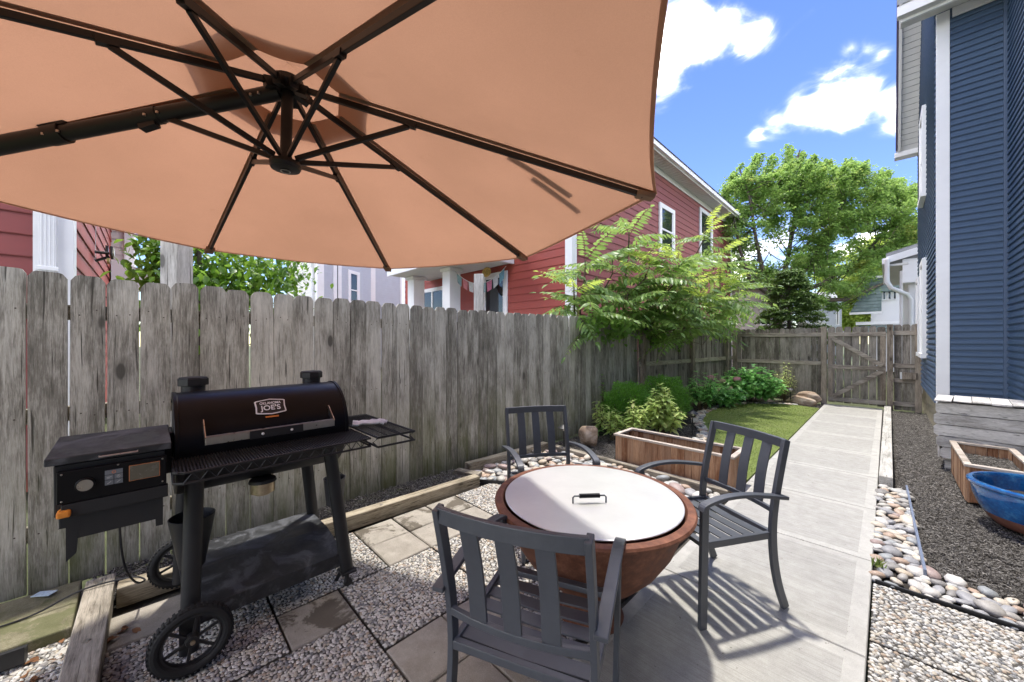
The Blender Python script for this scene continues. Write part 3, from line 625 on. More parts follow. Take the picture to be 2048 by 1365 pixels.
rails(f1, (FX, -2.26), (FX, 6.74), (.35, 1.02, 1.62), -.034, M['raily'])
for y in (-1.1, 1.3, 3.7, 6.1): post(f1, FX-.10, y, 1.7)
f2 = thing('board_fence', (-3.3, 9, 0), 'grey fence section with posts and rails beside the lawn, behind the boxwood', 'fence')
A2, B2 = (-3.385, 6.76), (-2.95, 11.23)
fence_run(f2, A2, B2, .135, 1.75, M['fence2'], 12)
rails(f2, A2, B2, (.40, 1.0, 1.62), .03, M['raily'])
for t in (.015, .47, .90): post(f2, A2[0]+(B2[0]-A2[0])*t+.055, A2[1]+(B2[1]-A2[1])*t, 1.72, rz=-.1)
f3 = thing('board_fence', (-2, 11.25, 0), 'grey back fence between the left corner and the gate', 'fence')
fence_run(f3, (-2.93, 11.27), (-1.06, 11.27), .098, 1.76, M['fence2'], 13)
rails(f3, (-2.90, 11.27), (-1.06, 11.27), (.14, .93, 1.60), .028, M['rail'])
post(f3, -2.86, 11.18, 1.72); post(f3, -1.03, 11.19, 1.78, .10)
f4 = thing('board_fence', (.3, 11.25, 0), 'narrow grey fence panel between gate and blue house', 'fence')
fence_run(f4, (.10, 11.27), (.47, 11.27), .115, 1.80, M['fence2'], 14, gap=.012)
rails(f4, (.08, 11.27), (.49, 11.27), (.13, .62, .93, 1.62), .028, M['rail'])
post(f4, .045, 11.19, 1.80, .095); post(f4, .45, 11.19, 1.80, .095)
b = MB(); b.box(.22, .44, 11.12, 11.20, .66, .80); o = b.build('latch_block', M['post'], f4, bevel=.004)
b = MB(); b.box(.19, .216, 11.12, 11.20, .66, .80); b.build('block_end', M['white2'], f4)
gt = thing('garden_gate', (-.5, 11.25, 0), 'weathered wooden gate with two diagonal braces at the end of the concrete path', 'gate')
gx0, gx1, gy = -.965, -.015, 11.26
fence_run(gt, (gx0, gy+.01), (gx1, gy+.01), .128, 1.73, M['fence2'], 15, gap=.014, z0=.04)
for z in (.12, .86, 1.60):
    m = MB(); m.box(gx0, gx1, gy-.045, gy-.008, z-.045, z+.045); m.build('rail', M['rail'], gt, bevel=.004)
for x in (gx0+.045, gx1-.045):
    for z0, z1 in ((.168, .812), (.908, 1.552)):
        m = MB(); m.box(x-.044, x+.044, gy-.043, gy-.009, z0, z1); m.build('stile', M['post'], gt, bevel=.004)
for a, b_ in (((gx0+.10, .19), (gx1-.06, .80)), ((gx0+.06, 1.53), (gx1-.05, .92))):
    m = MB(); m.bar((a[0], gy-.062, a[1]), (b_[0], gy-.062, b_[1]), .034, .085); m.build('brace', M['rail'], gt, bevel=.004)

# two weathered posts standing behind the long fence
for (px, w, ztop, d, lab) in ((354, .135, 2.9, 2.85, 'tall weathered square post behind the fence, before the bright green leaves'), (958, .125, 2.36, 5.05, 'short weathered square post behind the fence, in front of the red porch door')):
    p = AT(px, 682, d); m = MB(); m.box(p[0]-w/2, p[0]+w/2, p[1]-w/2, p[1]+w/2, -.05, ztop); m.rot(p, .75); o = m.build('square_post', M['oldpost'], None, bevel=.005, loc=(p[0], p[1], 0)); tag(o, lab, 'post')

# ---------------------------------------------------------------- siding and houses
def siding(root, p0, p1, z0, z1, ex, mat, out, style='lap', individual=True, name='siding_board', zfun=None):
    """Courses between p0 and p1 (outward normal to the right of p0->p1 when out=1)."""
    p0 = np.array([*p0, 0.]); p1 = np.array([*p1, 0.]); d = p1-p0; L_ = np.linalg.norm(d); d /= L_; nr = np.array([d[1], -d[0], 0])*out
    off = np.array(root_off(root))
    if style == 'lap': prof = [(0, 0), (.020, -.004), (.022, .006), (.006, ex)]
    else: prof = [(0, .0), (.021, -.002), (.024, ex*.08), (.019, ex*.52), (.006, ex*.66), (.004, ex*1.0)]
    n = int(math.ceil((z1-z0)/ex)); m = len(prof)
    V = []
    for e in (p0, p1):
        for o_, z in prof: V.append(e + nr*o_ + (0, 0, z))
    F = [(i, m+i, m+i+1, i+1) if out < 0 else (i, i+1, m+i+1, m+i) for i in range(m-1)] + [tuple(range(m)), tuple(range(2*m-1, m-1, -1))]
    if individual:
        me = raw_mesh(name, np.array(V)-off, F, mat)
        for k in range(n): link(name, me, root, (0, 0, z0+k*ex))
        bm = MB(); q = nr*-.06; c = [p0, p1]; bm.add([p0+(0, 0, z0), p1+(0, 0, z0), p1+(0, 0, z1), p0+(0, 0, z1), p0+q+(0, 0, z0), p1+q+(0, 0, z0), p1+q+(0, 0, z1), p0+q+(0, 0, z1)], [(0,1,2,3),(7,6,5,4),(0,4,5,1),(1,5,6,2),(2,6,7,3),(3,7,4,0)]); bm.build('wall', mat, root)
    else:
        Vs = []; Fs = []
        for k in range(n):
            b0 = len(Vs); Vs += [v+(0, 0, z0+k*ex) for v in V]; Fs += [tuple(b0+i for i in f) for f in F]
        link(name, raw_mesh(name, np.array(Vs)-off, Fs, mat), root, kind='stuff')
        bm = MB(); q = nr*-.06; bm.add([p0+(0, 0, z0), p1+(0, 0, z0), p1+(0, 0, z1), p0+(0, 0, z1), p0+q+(0, 0, z0), p1+q+(0, 0, z0), p1+q+(0, 0, z1), p0+q+(0, 0, z1)], [(0,1,2,3),(7,6,5,4),(0,4,5,1),(1,5,6,2),(2,6,7,3),(3,7,4,0)]); bm.build('wall', mat, root)
def window(root, p0, p1, z0, z1, out, fw=.10, proud=.05, mull=None, sash=True, mat=None, name='window', head=0):
    """frame of four boards, sill, sash bar and pane, on the wall line p0-p1"""
    p0 = np.array([*p0, 0.]); p1 = np.array([*p1, 0.]); d = p1-p0; L_ = np.linalg.norm(d); d /= L_; nr = np.array([d[1], -d[0], 0])*out
    mat = mat or M['white']
    def bx(m, a, b_, c, e, o0, o1):
        P = [p0+d*s+nr*o+(0, 0, z) for z in (c, e) for s, o in ((a, o0), (b_, o0), (b_, o1), (a, o1))]
        m.add(P, [(0,3,2,1),(4,5,6,7),(0,1,5,4),(1,2,6,5),(2,3,7,6),(3,0,4,7)])
    m = MB(); bx(m, 0, L_, z1-fw, z1+head, .0, proud); bx(m, 0, L_, z0, z0+fw*.8, .0, proud+.02); bx(m, 0, fw, z0+fw*.8, z1-fw, .0, proud); bx(m, L_-fw, L_, z0+fw*.8, z1-fw, .0, proud)
    if sash: zc = (z0+z1)/2; bx(m, fw, L_-fw, zc-.03, zc+.03, .0, proud*.75); bx(m, fw, fw+.045, z0+fw, z1-fw, .0, proud*.7); bx(m, L_-fw-.045, L_-fw, z0+fw, z1-fw, 0, proud*.7)
    for s in (mull or []): bx(m, s-.035, s+.035, z0+fw, z1-fw, .0, proud*.8)
    f = m.build(name, mat, root, bevel=.004)
    g = MB(); bx(g, fw*.9, L_-fw*.9, z0+fw*.7, z1-fw*.9, .001, proud*.45); g.build('pane', M['glass'], f)
    return f
def boardbox(root, name, x0, x1, y0, y1, z0, z1, mat): m = MB(); m.box(x0, x1, y0, y1, z0, z1); return m.build(name, mat, root, bevel=.004)

# -- blue house on the right
bh = thing('blue_house', (1.5, 9, 0), 'tall house in dark blue vinyl siding with white corner board along the right side', 'house')
bx_, by_ = .50, 8.03
siding(bh, (bx_, 12.3), (bx_, by_+.02), .56, 8.9, .085, M['blue'], 1, 'dutch')      # faces the path
siding(bh, (bx_+.118, by_), (1.085, by_), .56, 6.2, .085, M['blue'], 1, 'dutch')      # faces the camera
siding(bh, (1.12, by_-.03), (1.12, -3.0), .56, 6.2, .085, M['blue'], 1, 'dutch')     # comes towards the camera
boardbox(bh, 'corner_board', bx_-.008, bx_+.118, by_-.028, by_+.03, .50, 6.10, M['white'])
boardbox(bh, 'inner_corner_trim', 1.075, 1.135, by_-.045, by_-.005, .50, 6.10, M['blueb'])
boardbox(bh, 'foundation', bx_+.05, 4.0, by_+.06, 12.25, -.1, .555, M['fieldstone'])
boardbox(bh, 'foundation', 1.17, 4.0, -3.0, by_+.05, -.1, .555, M['fieldstone'])
boardbox(bh, 'inner_wall', bx_+.07, 4.2, by_+.09, 12.28, .57, 8.8, M['blue'])
boardbox(bh, 'inner_wall', 1.19, 4.2, -2.98, by_+.08, .57, 6.15, M['blue'])
window(bh, (bx_, 10.45), (bx_, 9.62), 1.15, 2.9, 1, .10, .07)
window(bh, (bx_, 11.75), (bx_, 11.05), 1.15, 2.75, 1, .10, .07)
window(bh, (bx_, 10.55), (bx_, 9.7), 4.0, 5.6, 1, .10, .07)
# rake soffit of the steep upper roof and its far return
m = MB(); A_ = [(.18, 12.15, 5.74), (.50, 12.15, 5.74), (.50, 10.2, 9.2), (.18, 10.2, 9.2)]
nseg = 34
for i in range(nseg):
    t0, t1 = i/nseg, (i+1)/nseg - .0022
    f = lambda x, t, dz=0: (x, 12.15+(10.2-12.15)*t, 5.74+(9.2-5.74)*t+dz)
    m = MB(); V = [f(.215, t0), f(.495, t0), f(.495, t1), f(.215, t1)]; V += [(x, y+.02, z+.012) for x, y, z in V]
    m.add(V, [(0,1,2,3),(7,6,5,4),(0,4,5,1),(1,5,6,2),(2,6,7,3),(3,7,4,0)]); m.build('soffit_panel', M['white2'], bh)
m = MB(); m.bar((.195, 12.15, 5.75), (.195, 10.2, 9.21), .045, .14, up=(0, 1, .55)); m.build('rake_fascia', M['white2'], bh)
m = MB(); m.bar((.155, 12.20, 5.82), (.155, 10.25, 9.28), .035, .16, up=(0, 1, .55)); m.build('shingle_edge', paint('dark_shingle_edge', (.06, .05, .09), .8), bh)
m = MB(); m.box(.12, .50, 12.10, 12.36, 5.62, 5.73); m.build('eave_return', M['white'], bh, bevel=.01)
m = MB(); V = [(.14, 12.3, 5.80), (.14, 10.1, 9.7), (4, 10.1, 9.7), (4, 12.3, 5.80)]; V += [(x, y+.1, z+.1) for x, y, z in V]; m.add(V, [(3,2,1,0),(4,5,6,7),(0,1,5,4),(1,2,6,5),(2,3,7,6),(3,0,4,7)]); m.build('roof', M['roof'], bh)
# front eave with gutter crossing the top of the frame
boardbox(bh, 'gutter', .10, 4.0, 7.52, 7.62, 6.02, 6.16, M['white2']); boardbox(bh, 'fascia', .14, 4.0, 7.622, 7.66, 5.98, 6.12, M['white'])
boardbox(bh, 'soffit', .14, 1.10, 7.662, 8.02, 6.115, 6.15, M['white2']); boardbox(bh, 'frieze_board', bx_+.14, 1.07, by_-.03, by_-.005, 5.98, 6.11, M['white'])
boardbox(bh, 'soffit', .75, 1.09, -3.0, 7.50, 6.115, 6.15, M['white2'])
m = MB(); V = [(.10, 7.50, 6.17), (4.2, 7.50, 6.17), (4.2, 10.4, 9.2), (.10, 10.4, 9.2)]; V += [(x, y, z+.08) for x, y, z in V]; m.add(V, [(0,3,2,1),(4,5,6,7),(0,1,5,4),(1,2,6,5),(2,3,7,6),(3,0,4,7)]); m.build('roof', M['roof'], bh)
boardbox(bh, 'roof', .72, 4.2, -3.1, 7.49, 6.17, 6.27, M['roof'])

# -- red house B with porch, beyond the fence
rh = thing('red_house', (-9, 13, 0), 'two storey red house with white trim, porch and long soffit behind the pinnate leaved tree', 'house')
hx0, hx1, hy0, hy1, hz = -13.25, -5.2, 7.08, 19.7, 7.0
siding(rh, (hx1, hy0+.12), (hx1, hy1-.1), .3, hz, .20, M['redshade'], 1)
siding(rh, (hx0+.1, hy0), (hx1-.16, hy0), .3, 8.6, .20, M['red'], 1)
boardbox(rh, 'inner_wall', hx0+.06, hx1-.08, hy0+.08, hy1, .0, hz, M['red'])
boardbox(rh, 'corner_board', hx1-.17, hx1+.035, hy0-.035, hy0+.02, .2, hz, M['white']); boardbox(rh, 'corner_board', hx1-.0, hx1+.033, hy0+.022, hy0+.16, .2, hz, M['white'])
boardbox(rh, 'corner_board', hx1-.1, hx1+.035, hy1-.13, hy1+.03, .2, hz, M['white']); boardbox(rh, 'corner_board', hx0-.1, hx0+.16, hy0-.035, hy0+.02, .2, hz, M['white'])
window(rh, (hx1+.012, 11.75), (hx1+.012, 12.95), 4.3, 5.95, 1, .15, .06); window(rh, (hx1+.012, 15.4), (hx1+.012, 16.9), 4.7, 6.72, 1, .15, .06)
n = 74; L0, L1 = hy0-.5, hy1+.45
for i in range(n):
    a = L0+(L1-L0)*i/n; b_ = L0+(L1-L0)*(i+1)/n-.02
    m = MB(); m.box(hx1-.02, hx1+.47, a, b_, hz+.02, hz+.035); m.build('soffit_panel', M['white2'], rh)
boardbox(rh, 'soffit_backing', hx1-.02, hx1+.47, L0, L1, hz+.037, hz+.06, M['white2'])
boardbox(rh, 'frieze_board', hx1+.02, hx1+.05, hy0, hy1, hz-.16, hz+.015, M['white2'])
boardbox(rh, 'fascia', hx1+.475, hx1+.50, L0, L1, hz-.02, hz+.16, M['white']); boardbox(rh, 'gutter', hx1+.503, hx1+.60, L0, L1, hz+.02, hz+.16, M['white'])
boardbox(rh, 'drip_edge', hx1+.44, hx1+.62, L0, L1, hz+.165, hz+.19, M['blackmatte'])
m = MB(); xm = (hx0+hx1)/2; m.prism([(hx0-.5, hz+.2), (hx1+.5, hz+.2), (xm, hz+3.6)], L0, L1, tf=lambda v: (v[0], v[2], v[1])); m.build('roof', M['roof'], rh)
# porch
for x, w in ((-8.93, .38), (-10.95, .40)):
    m = MB(); m.box(x-w/2, x+w/2, 6.1, 6.1+w, 0, 3.46); m.box(x-w/2-.05, x+w/2+.05, 6.05, 6.15+w, 3.46, 3.56); m.box(x-w/2-.05, x+w/2+.05, 6.05, 6.15+w, 0, .25); m.build('porch_column', M['white'], rh, bevel=.01)
boardbox(rh, 'porch_soffit', -11.35, -7.16, 5.56, hy0-.04, 3.57, 3.62, M['white2']); boardbox(rh, 'porch_fascia', -11.4, -7.08, 5.50, 5.555, 3.55, 3.80, M['white']); boardbox(rh, 'porch_fascia', -7.155, -7.08, 5.56, hy0-.04, 3.54, 3.80, M['white'])
m = MB(); V = [(-11.5, 5.45, 3.81), (-7.0, 5.45, 3.81), (-7.0, 7.03, 4.2), (-11.5, 7.03, 4.2)]; V += [(x, y, z+.06) for x, y, z in V]; m.add(V, [(0,3,2,1),(4,5,6,7),(0,1,5,4),(1,2,6,5),(2,3,7,6),(3,0,4,7)]); m.build('porch_roof', M['roof'], rh)
boardbox(rh, 'porch_floor', -11.4, -7.1, 5.6, hy0-.04, .0, 1.0, M['white2'])
window(rh, (-8.72, hy0-.012), (-7.35, hy0-.012), 1.05, 3.40, 1, .16, .05, sash=False, mull=[.42], name='glass_door')
window(rh, (-12.1, hy0-.012), (-10.2, hy0-.012), 1.9, 3.30, 1, .13, .05, sash=False, mull=[.95])
# bunting of prayer flags hung below the porch edge
fl = thing('bunting', (-7.6, 6.0, 3.2), 'string of faded coloured prayer flags hanging by the red porch door', 'bunting')
A_, B_ = np.array([-8.70, 6.25, 3.46]), np.array([-7.30, 6.95, 3.50]); rope = [A_+(B_-A_)*t - np.array([0, 0, .42*4*t*(1-t)]) for t in np.linspace(0, 1, 17)]
m = MB(); m.tube(rope, .008, 5); m.build('cord', M['white2'], fl)
fc = [(.25, .38, .42), (.60, .22, .24), (.62, .62, .60), (.62, .50, .30), (.30, .48, .50), (.60, .20, .30), (.60, .60, .62), (.16, .33, .42)]
for k in range(8):
    t0 = .04+k*.118; t1 = t0+.098; q0 = A_+(B_-A_)*t0-np.array([0, 0, .42*4*t0*(1-t0)]); q1 = A_+(B_-A_)*t1-np.array([0, 0, .42*4*t1*(1-t1)])
    m = MB(); V = [q0, q1, q1+(.01, -.02, -.27), q0+(.01, .02, -.27)]; V += [v+np.array([0, .006, 0]) for v in V]; m.add(V, [(0,1,2,3),(7,6,5,4),(0,4,5,1),(1,5,6,2),(2,6,7,3),(3,7,4,0)]); m.build('flag', paint('flag_cloth', fc[k], .85, 0, .15, 20), fl)
pq = MB(); pq.lathe([(0, -.015), (.12, -.015), (.14, 0), (.12, .015), (0, .015)], (-7.95, 6.80, 3.40), 14, 'y', 1.0, 1.4); o = pq.build('wooden_plaque', paint('yellow_red_plaque', (.45, .30, .08), .6, 0, .6, 18), None, loc=(-7.95, 6.80, 3.40)); tag(o, 'small yellow and red oval plaque hung under the porch ceiling above the door', 'plaque')

# -- red house A at the left, with white corner trim and downspout
ra = thing('red_house', (-8, -3, 0), 'red house at the far left with broad white corner trim and a floodlight', 'house')
ax, ay = -5.7, -.58
siding(ra, (ax, -6.0), (ax, ay-.17), .2, 5.6, .205, M['redshade'], 1)
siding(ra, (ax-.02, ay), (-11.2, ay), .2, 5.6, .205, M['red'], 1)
boardbox(ra, 'inner_wall', -11.15, ax-.08, -6, ay-.08, 0, 5.5, M['red'])
boardbox(ra, 'corner_board', ax-.02, ax+.04, ay-.21, ay+.04, .1, 5.5, M['white']); boardbox(ra, 'corner_board', ax-.17, ax-.021, ay+.01, ay+.04, .1, 5.5, M['white'])
m = MB(); m.box(ax+.042, ax+.11, ay-.17, ay-.06, .3, 5.5)
for k in range(4): m.box(ax+.111, ax+.117, ay-.155+k*.025, ay-.145+k*.025, .3, 5.5)
m.build('downspout', M['white'], ra, bevel=.004)
boardbox(ra, 'downspout_bracket', ax+.105, ax+.122, ay-.185, ay-.045, 2.12, 2.16, M['white'])
boardbox(ra, 'rear_wing', -13.5, -11.2, ay-.5, -.26, 0, 4.2, M['white2'])
siding(ra, (-11.18, ay+.0), (-11.18, -.30), .2, 4.2, .16, M['beige'], 1, individual=False)
boardbox(ra, 'corner_board', -11.17, -11.1, -.38, -.24, .1, 4.2, M['white2'])
m = MB(); m.add([(-10.6, ay+.04, 3.05), (-10.6, .35, 2.75), (-10.6, ay+.04, 2.3), (-11.15, ay+.04, 3.05), (-11.15, .35, 2.75), (-11.15, ay+.04, 2.3)], [(0,1,2),(5,4,3),(0,3,4,1),(1,4,5,2),(2,5,3,0)]); m.build('side_roof', M['white'], ra)
boardbox(ra, 'roof', -11.6, ax+.5, -6.3, ay+.4, 5.6, 5.75, M['roof'])
# floodlight on the pink wall
p = np.array([-6.9, ay+.04, 2.55]); p = AT(190, 505, 4.6)
p = np.array([0, 0, H]) + ray(190, 508) * ((ay+.03) / ray(190, 508)[1])
fd = thing('floodlight', tuple(p), 'small solar floodlight with bright panel on the pinkish red wall', 'lamp')
m = MB(); m.bar(p+(0, 0, -.10), p+(0, .14, -.02), .05, .03); m.tube([p+(.05, .0, .02), p+(.05, .14, .02)], .02); m.build('bracket', M['blackmatte'], fd)
m = MB(); m.bar(p+(-.10, .16, .02), p+(.10, .16, .06), .03, .13); m.build('lamp_head', M['blackmatte'], fd, bevel=.008)
m = MB(); m.bar(p+(-.08, .18, .03), p+(.08, .18, .065), .012, .09); m.build('lens', paint('pale_yellow_lens', (.65, .62, .45), .3), fd)
m = MB(); m.bar(p+(-.30, .10, .07), p+(-.20, .10, .12), .03, .13); m.build('solar_panel', M['black'], fd)
m = MB(); m.bar(p+(-.02, .13, -.10), p+(.10, .13, -.08), .03, .05); m.build('sensor', paint('yellowed_plastic', (.45, .40, .12), .4), fd)
m = MB(); m.tube([p+(0, 0, -.1), p+(.01, .01, .5)], .004, 5); m.build('cable', M['white2'], fd)

# -- grey clapboard house between the two
gh = thing('clapboard_house', (-20, 8, 0), 'pale blue grey clapboard house with white trim showing between the two red houses', 'house')
P1, P2, P3 = (-17.3, 5.3), (-19.3, 8.5), (-19.85, 10.5)
siding(gh, (-22.8, 5.3), P1, .2, 7.5, .13, M['paleW'], 1, individual=False); siding(gh, P1, P2, .2, 7.5, .13, M['grey'], 1, individual=False); siding(gh, P2, P3, .2, 7.5, .13, M['grey'], 1, individual=False)
for (x, y) in (P1, P2, P3): boardbox(gh, 'corner_board', x-.14, x+.10, y-.16, y+.12, .1, 7.5, M['white'])
m = MB(); m.prism([(-22.8, 5.38), (-17.42, 5.38), (-19.4, 8.5), (-19.95, 10.5), (-24, 11)], 0, 7.4); m.build('inner_wall', M['grey'], gh)
m = MB(); m.prism([(-23.2, 5.0), (-16.9, 5.0), (-18.9, 8.6), (-19.4, 10.9), (-24.3, 11.3)], 7.5, 7.7); m.build('roof', M['roof'], gh)
def lerp(a, b, t): return (a[0]+(b[0]-a[0])*t, a[1]+(b[1]-a[1])*t)
window(gh, lerp(P1, P2, .47), lerp(P1, P2, .70), 3.0, 4.9, 1, .16, .06); window(gh, lerp(P1, P2, .20), lerp(P1, P2, .34), 2.6, 5.4, 1, .22, .06, sash=False)
m = MB(); m.tube([(-17.9, 5.15, 6.5), (-17.9, 5.15, 5.0), (-18.1, 5.2, 4.75), (-18.1, 5.2, .3)], .06); m.build('downspout', M['white'], gh)

# -- houses beyond the gate
sh = thing('stucco_house', (1, 25, 0), 'white stucco house with green grey mansard shingles beyond the gate', 'house')
boardbox(sh, 'wall', -.55, 3.5, 25.0, 31, 0, 4.0, M['stucco'])
def shingles(root, quad, rows, cols, th=.03, name='shingle_roof'):
    q = [np.array(p, float) for p in quad]; Vs = []; Fs = []; rg = random.Random(5)
    nrm = np.cross(q[1]-q[0], q[3]-q[0]); nrm /= np.linalg.norm(nrm)
    for r in range(rows):
        for c in range(cols):
            v0, v1 = r/rows, (r+1.12)/rows; s = (c + (.5 if r % 2 else 0))/cols; e = min(1, s + .96/cols); s = min(1, s)
            if e <= s: continue
            f = lambda u, v, o: (q[0]*(1-u)+q[1]*u)*(1-v)+(q[3]*(1-u)+q[2]*u)*v + nrm*o
            b0 = len(Vs); Vs += [f(s, v0, th), f(e, v0, th), f(e, v1, .004), f(s, v1, .004), f(s, v0, 0), f(e, v0, 0)]; Fs += [tuple(b0+i for i in t) for t in ((0,1,2,3),(4,5,1,0))]
    off = np.array(root_off(root)); link(name, raw_mesh(name, np.array(Vs)-off, Fs, M['shingle']), root, kind='stuff')
    m = MB(); V = q + [p-nrm*.05 for p in q]; m.add(V, [(0,1,2,3),(7,6,5,4),(0,4,5,1),(1,5,6,2),(2,6,7,3),(3,7,4,0)]); m.build('roof_deck', M['shingle'], root)
dS = 18.0
def S_(px, py, off=0.):
    r = ray(px, py); return np.array([0, 0, H]) + r*((25.0-off)/r[1])
shingles(sh, [S_(1701, 625, .9), S_(1763, 622, .9), S_(1763, 583, .35), S_(1722, 585, .35)], 6, 9)
shingles(sh, [S_(1722, 584, .34), S_(1806, 583, .34), S_(1806, 554, .10), S_(1728, 558, .10)], 4, 12)
m = MB(); m.bar(S_(1699, 628, .92), S_(1764, 625, .92), .10, .10); m.bar(S_(1722, 556, .12), S_(1806, 552, .12), .15, .10); m.bar(S_(1712, 648, .4), S_(1806, 645, .4), .4, .14); m.build('white_trim', M['white'], sh)
shingles(sh, [S_(1716, 666, .9), S_(1806, 664, .9), S_(1806, 651, .5), S_(1716, 653, .5)], 2, 14)
for px in (1764, 1774.5, 1785):
    a, b_ = S_(px, 602, .02), S_(px+9, 602, .02); window(sh, a[:2], b_[:2], 3.40, 3.86, 1, .04, .05, sash=False)

nh = thing('white_annex', (1.6, 17, 0), 'white neighbouring annex with sloped roof edge and curved downspout just beyond the gate', 'house')
boardbox(nh, 'wall', .42, 3.4, 15.2, 20, 0, 3.7, M['white']); 
m = MB(); m.prism([(-.02, 3.75), (1.6, 4.22), (1.6, 4.38), (-.02, 3.91)], 14.75, 20, tf=lambda v: (v[0], v[2], v[1])); m.build('roof', M['roof'], nh)
m = MB(); m.prism([(-.02, 3.62), (1.6, 4.09), (1.6, 4.27), (-.02, 3.80)], 14.68, 14.745, tf=lambda v: (v[0], v[2], v[1])); m.build('rake_fascia', M['white'], nh)
boardbox(nh, 'gutter', -.10, .03, 14.66, 20, 3.60, 3.76, M['white']); boardbox(nh, 'soffit', .04, .41, 14.76, 20, 3.54, 3.60, M['white2']); boardbox(nh, 'soffit_box', .30, .62, 14.78, 15.18, 3.05, 3.70, M['white'])
m = MB(); m.tube([(.0, 14.62, 3.72), (.0, 14.62, 3.1), (.08, 14.65, 2.92), (.25, 14.8, 2.82), (.38, 14.95, 2.75), (.46, 15.06, 2.6), (.47, 15.08, .2)], .055, 10); m.build('downspout', M['white'], nh, smooth=True)
m = MB(); m.tube([(.28, 14.9, 3.4), (.28, 14.9, .2)], .035, 8); m.build('vent_pipe', M['white2'], nh)

ch = thing('beige_house', (-6, 22, 0), 'small beige clapboard house with a white framed window behind the back fence corner', 'house')
pa, pb = (-6.2, 20.9), (-3.45, 21.6)
siding(ch, pa, pb, .1, 4.0, .16, M['beige'], 1, individual=False); window(ch, lerp(pa, pb, .66), lerp(pa, pb, .84), 2.2, 2.95, 1, .08, .06, sash=False)
m = MB(); m.prism([(-6.2, 20.98), (-3.45, 21.68), (-3.6, 25), (-6.3, 25)], 0, 4); m.build('inner_wall', M['beige'], ch)
m = MB(); m.prism([(-6.4, 20.6), (-3.2, 21.3), (-3.4, 25.3), (-6.5, 25.3)], 4.0, 4.15); m.build('roof', M['roof'], ch)
wh = thing('grey_roof_house', (-3, 30, 0), 'pale grey roofed house with slanting white eave over the back fence left of the gate', 'house')
q = [AT(1600, 640, 22)[:2], AT(1683, 640, 22)[:2]]
siding(wh, tuple(q[0]), tuple(q[1]), .1, 3.9, .16, M['grey'], 1, individual=False)
window(wh, lerp(q[0], q[1], .86), lerp(q[0], q[1], .93), 2.4, 3.6, 1, .05, .05, sash=False)
m = MB(); m.bar(AT(1612, 634, 21), AT(1690, 668, 20.6), .2, .16); m.build('eave', M['white'], wh)
m = MB(); V = [AT(1596, 640, 21.2), AT(1690, 672, 20.8), AT(1690, 690, 22), AT(1590, 690, 22)]; V += [v+np.array([0, .2, .0]) for v in V]; m.add(V, [(0,1,2,3),(7,6,5,4),(0,4,5,1),(1,5,6,2),(2,6,7,3),(3,7,4,0)]); m.build('lower_wall', M['paleW'], wh)
m = MB(); V = [AT(1590, 612, 21.8), AT(1684, 612, 21.8), AT(1670, 585, 24), AT(1600, 585, 24)]; V += [v+np.array([0, 0, -.15]) for v in V]; m.add(V, [(0,1,2,3),(7,6,5,4),(0,4,5,1),(1,5,6,2),(2,6,7,3),(3,7,4,0)]); m.build('roof', M['roof'], wh)
# nail heads on the fences, two per board at each rail
def nails(root, a, b, zs, w, side):
    a = np.array(a, float); b = np.array(b, float); L_ = np.linalg.norm(b-a); d = (b-a)/L_; n = round(L_/w); m = MB(); rg = random.Random(3); nr = np.array([d[1], -d[0]])*side
    for i in range(n):
        for z in zs:
            for s in (-.032, .032):
                q = a+d*(L_/n*(i+.5)+s+rg.uniform(-.008, .008))+nr*.0105; zz = z+rg.uniform(-.025, .025); r = .0035
                m.add([(*(q-d*r), zz-r), (*(q+d*r), zz-r), (*(q+d*r), zz+r), (*(q-d*r), zz+r), (*(q+nr*.0015), zz)], [(0, 1, 4), (1, 2, 4), (2, 3, 4), (3, 0, 4)])
    m.build('nail_heads', M['rustynail'], root, kind='stuff')
M['rustynail'] = paint('rusty_nail', (.07, .05, .04), .7)
nails(f1, (FX, -2.26), (FX, 6.74), (.37, 1.02, 1.62), .148, 1)
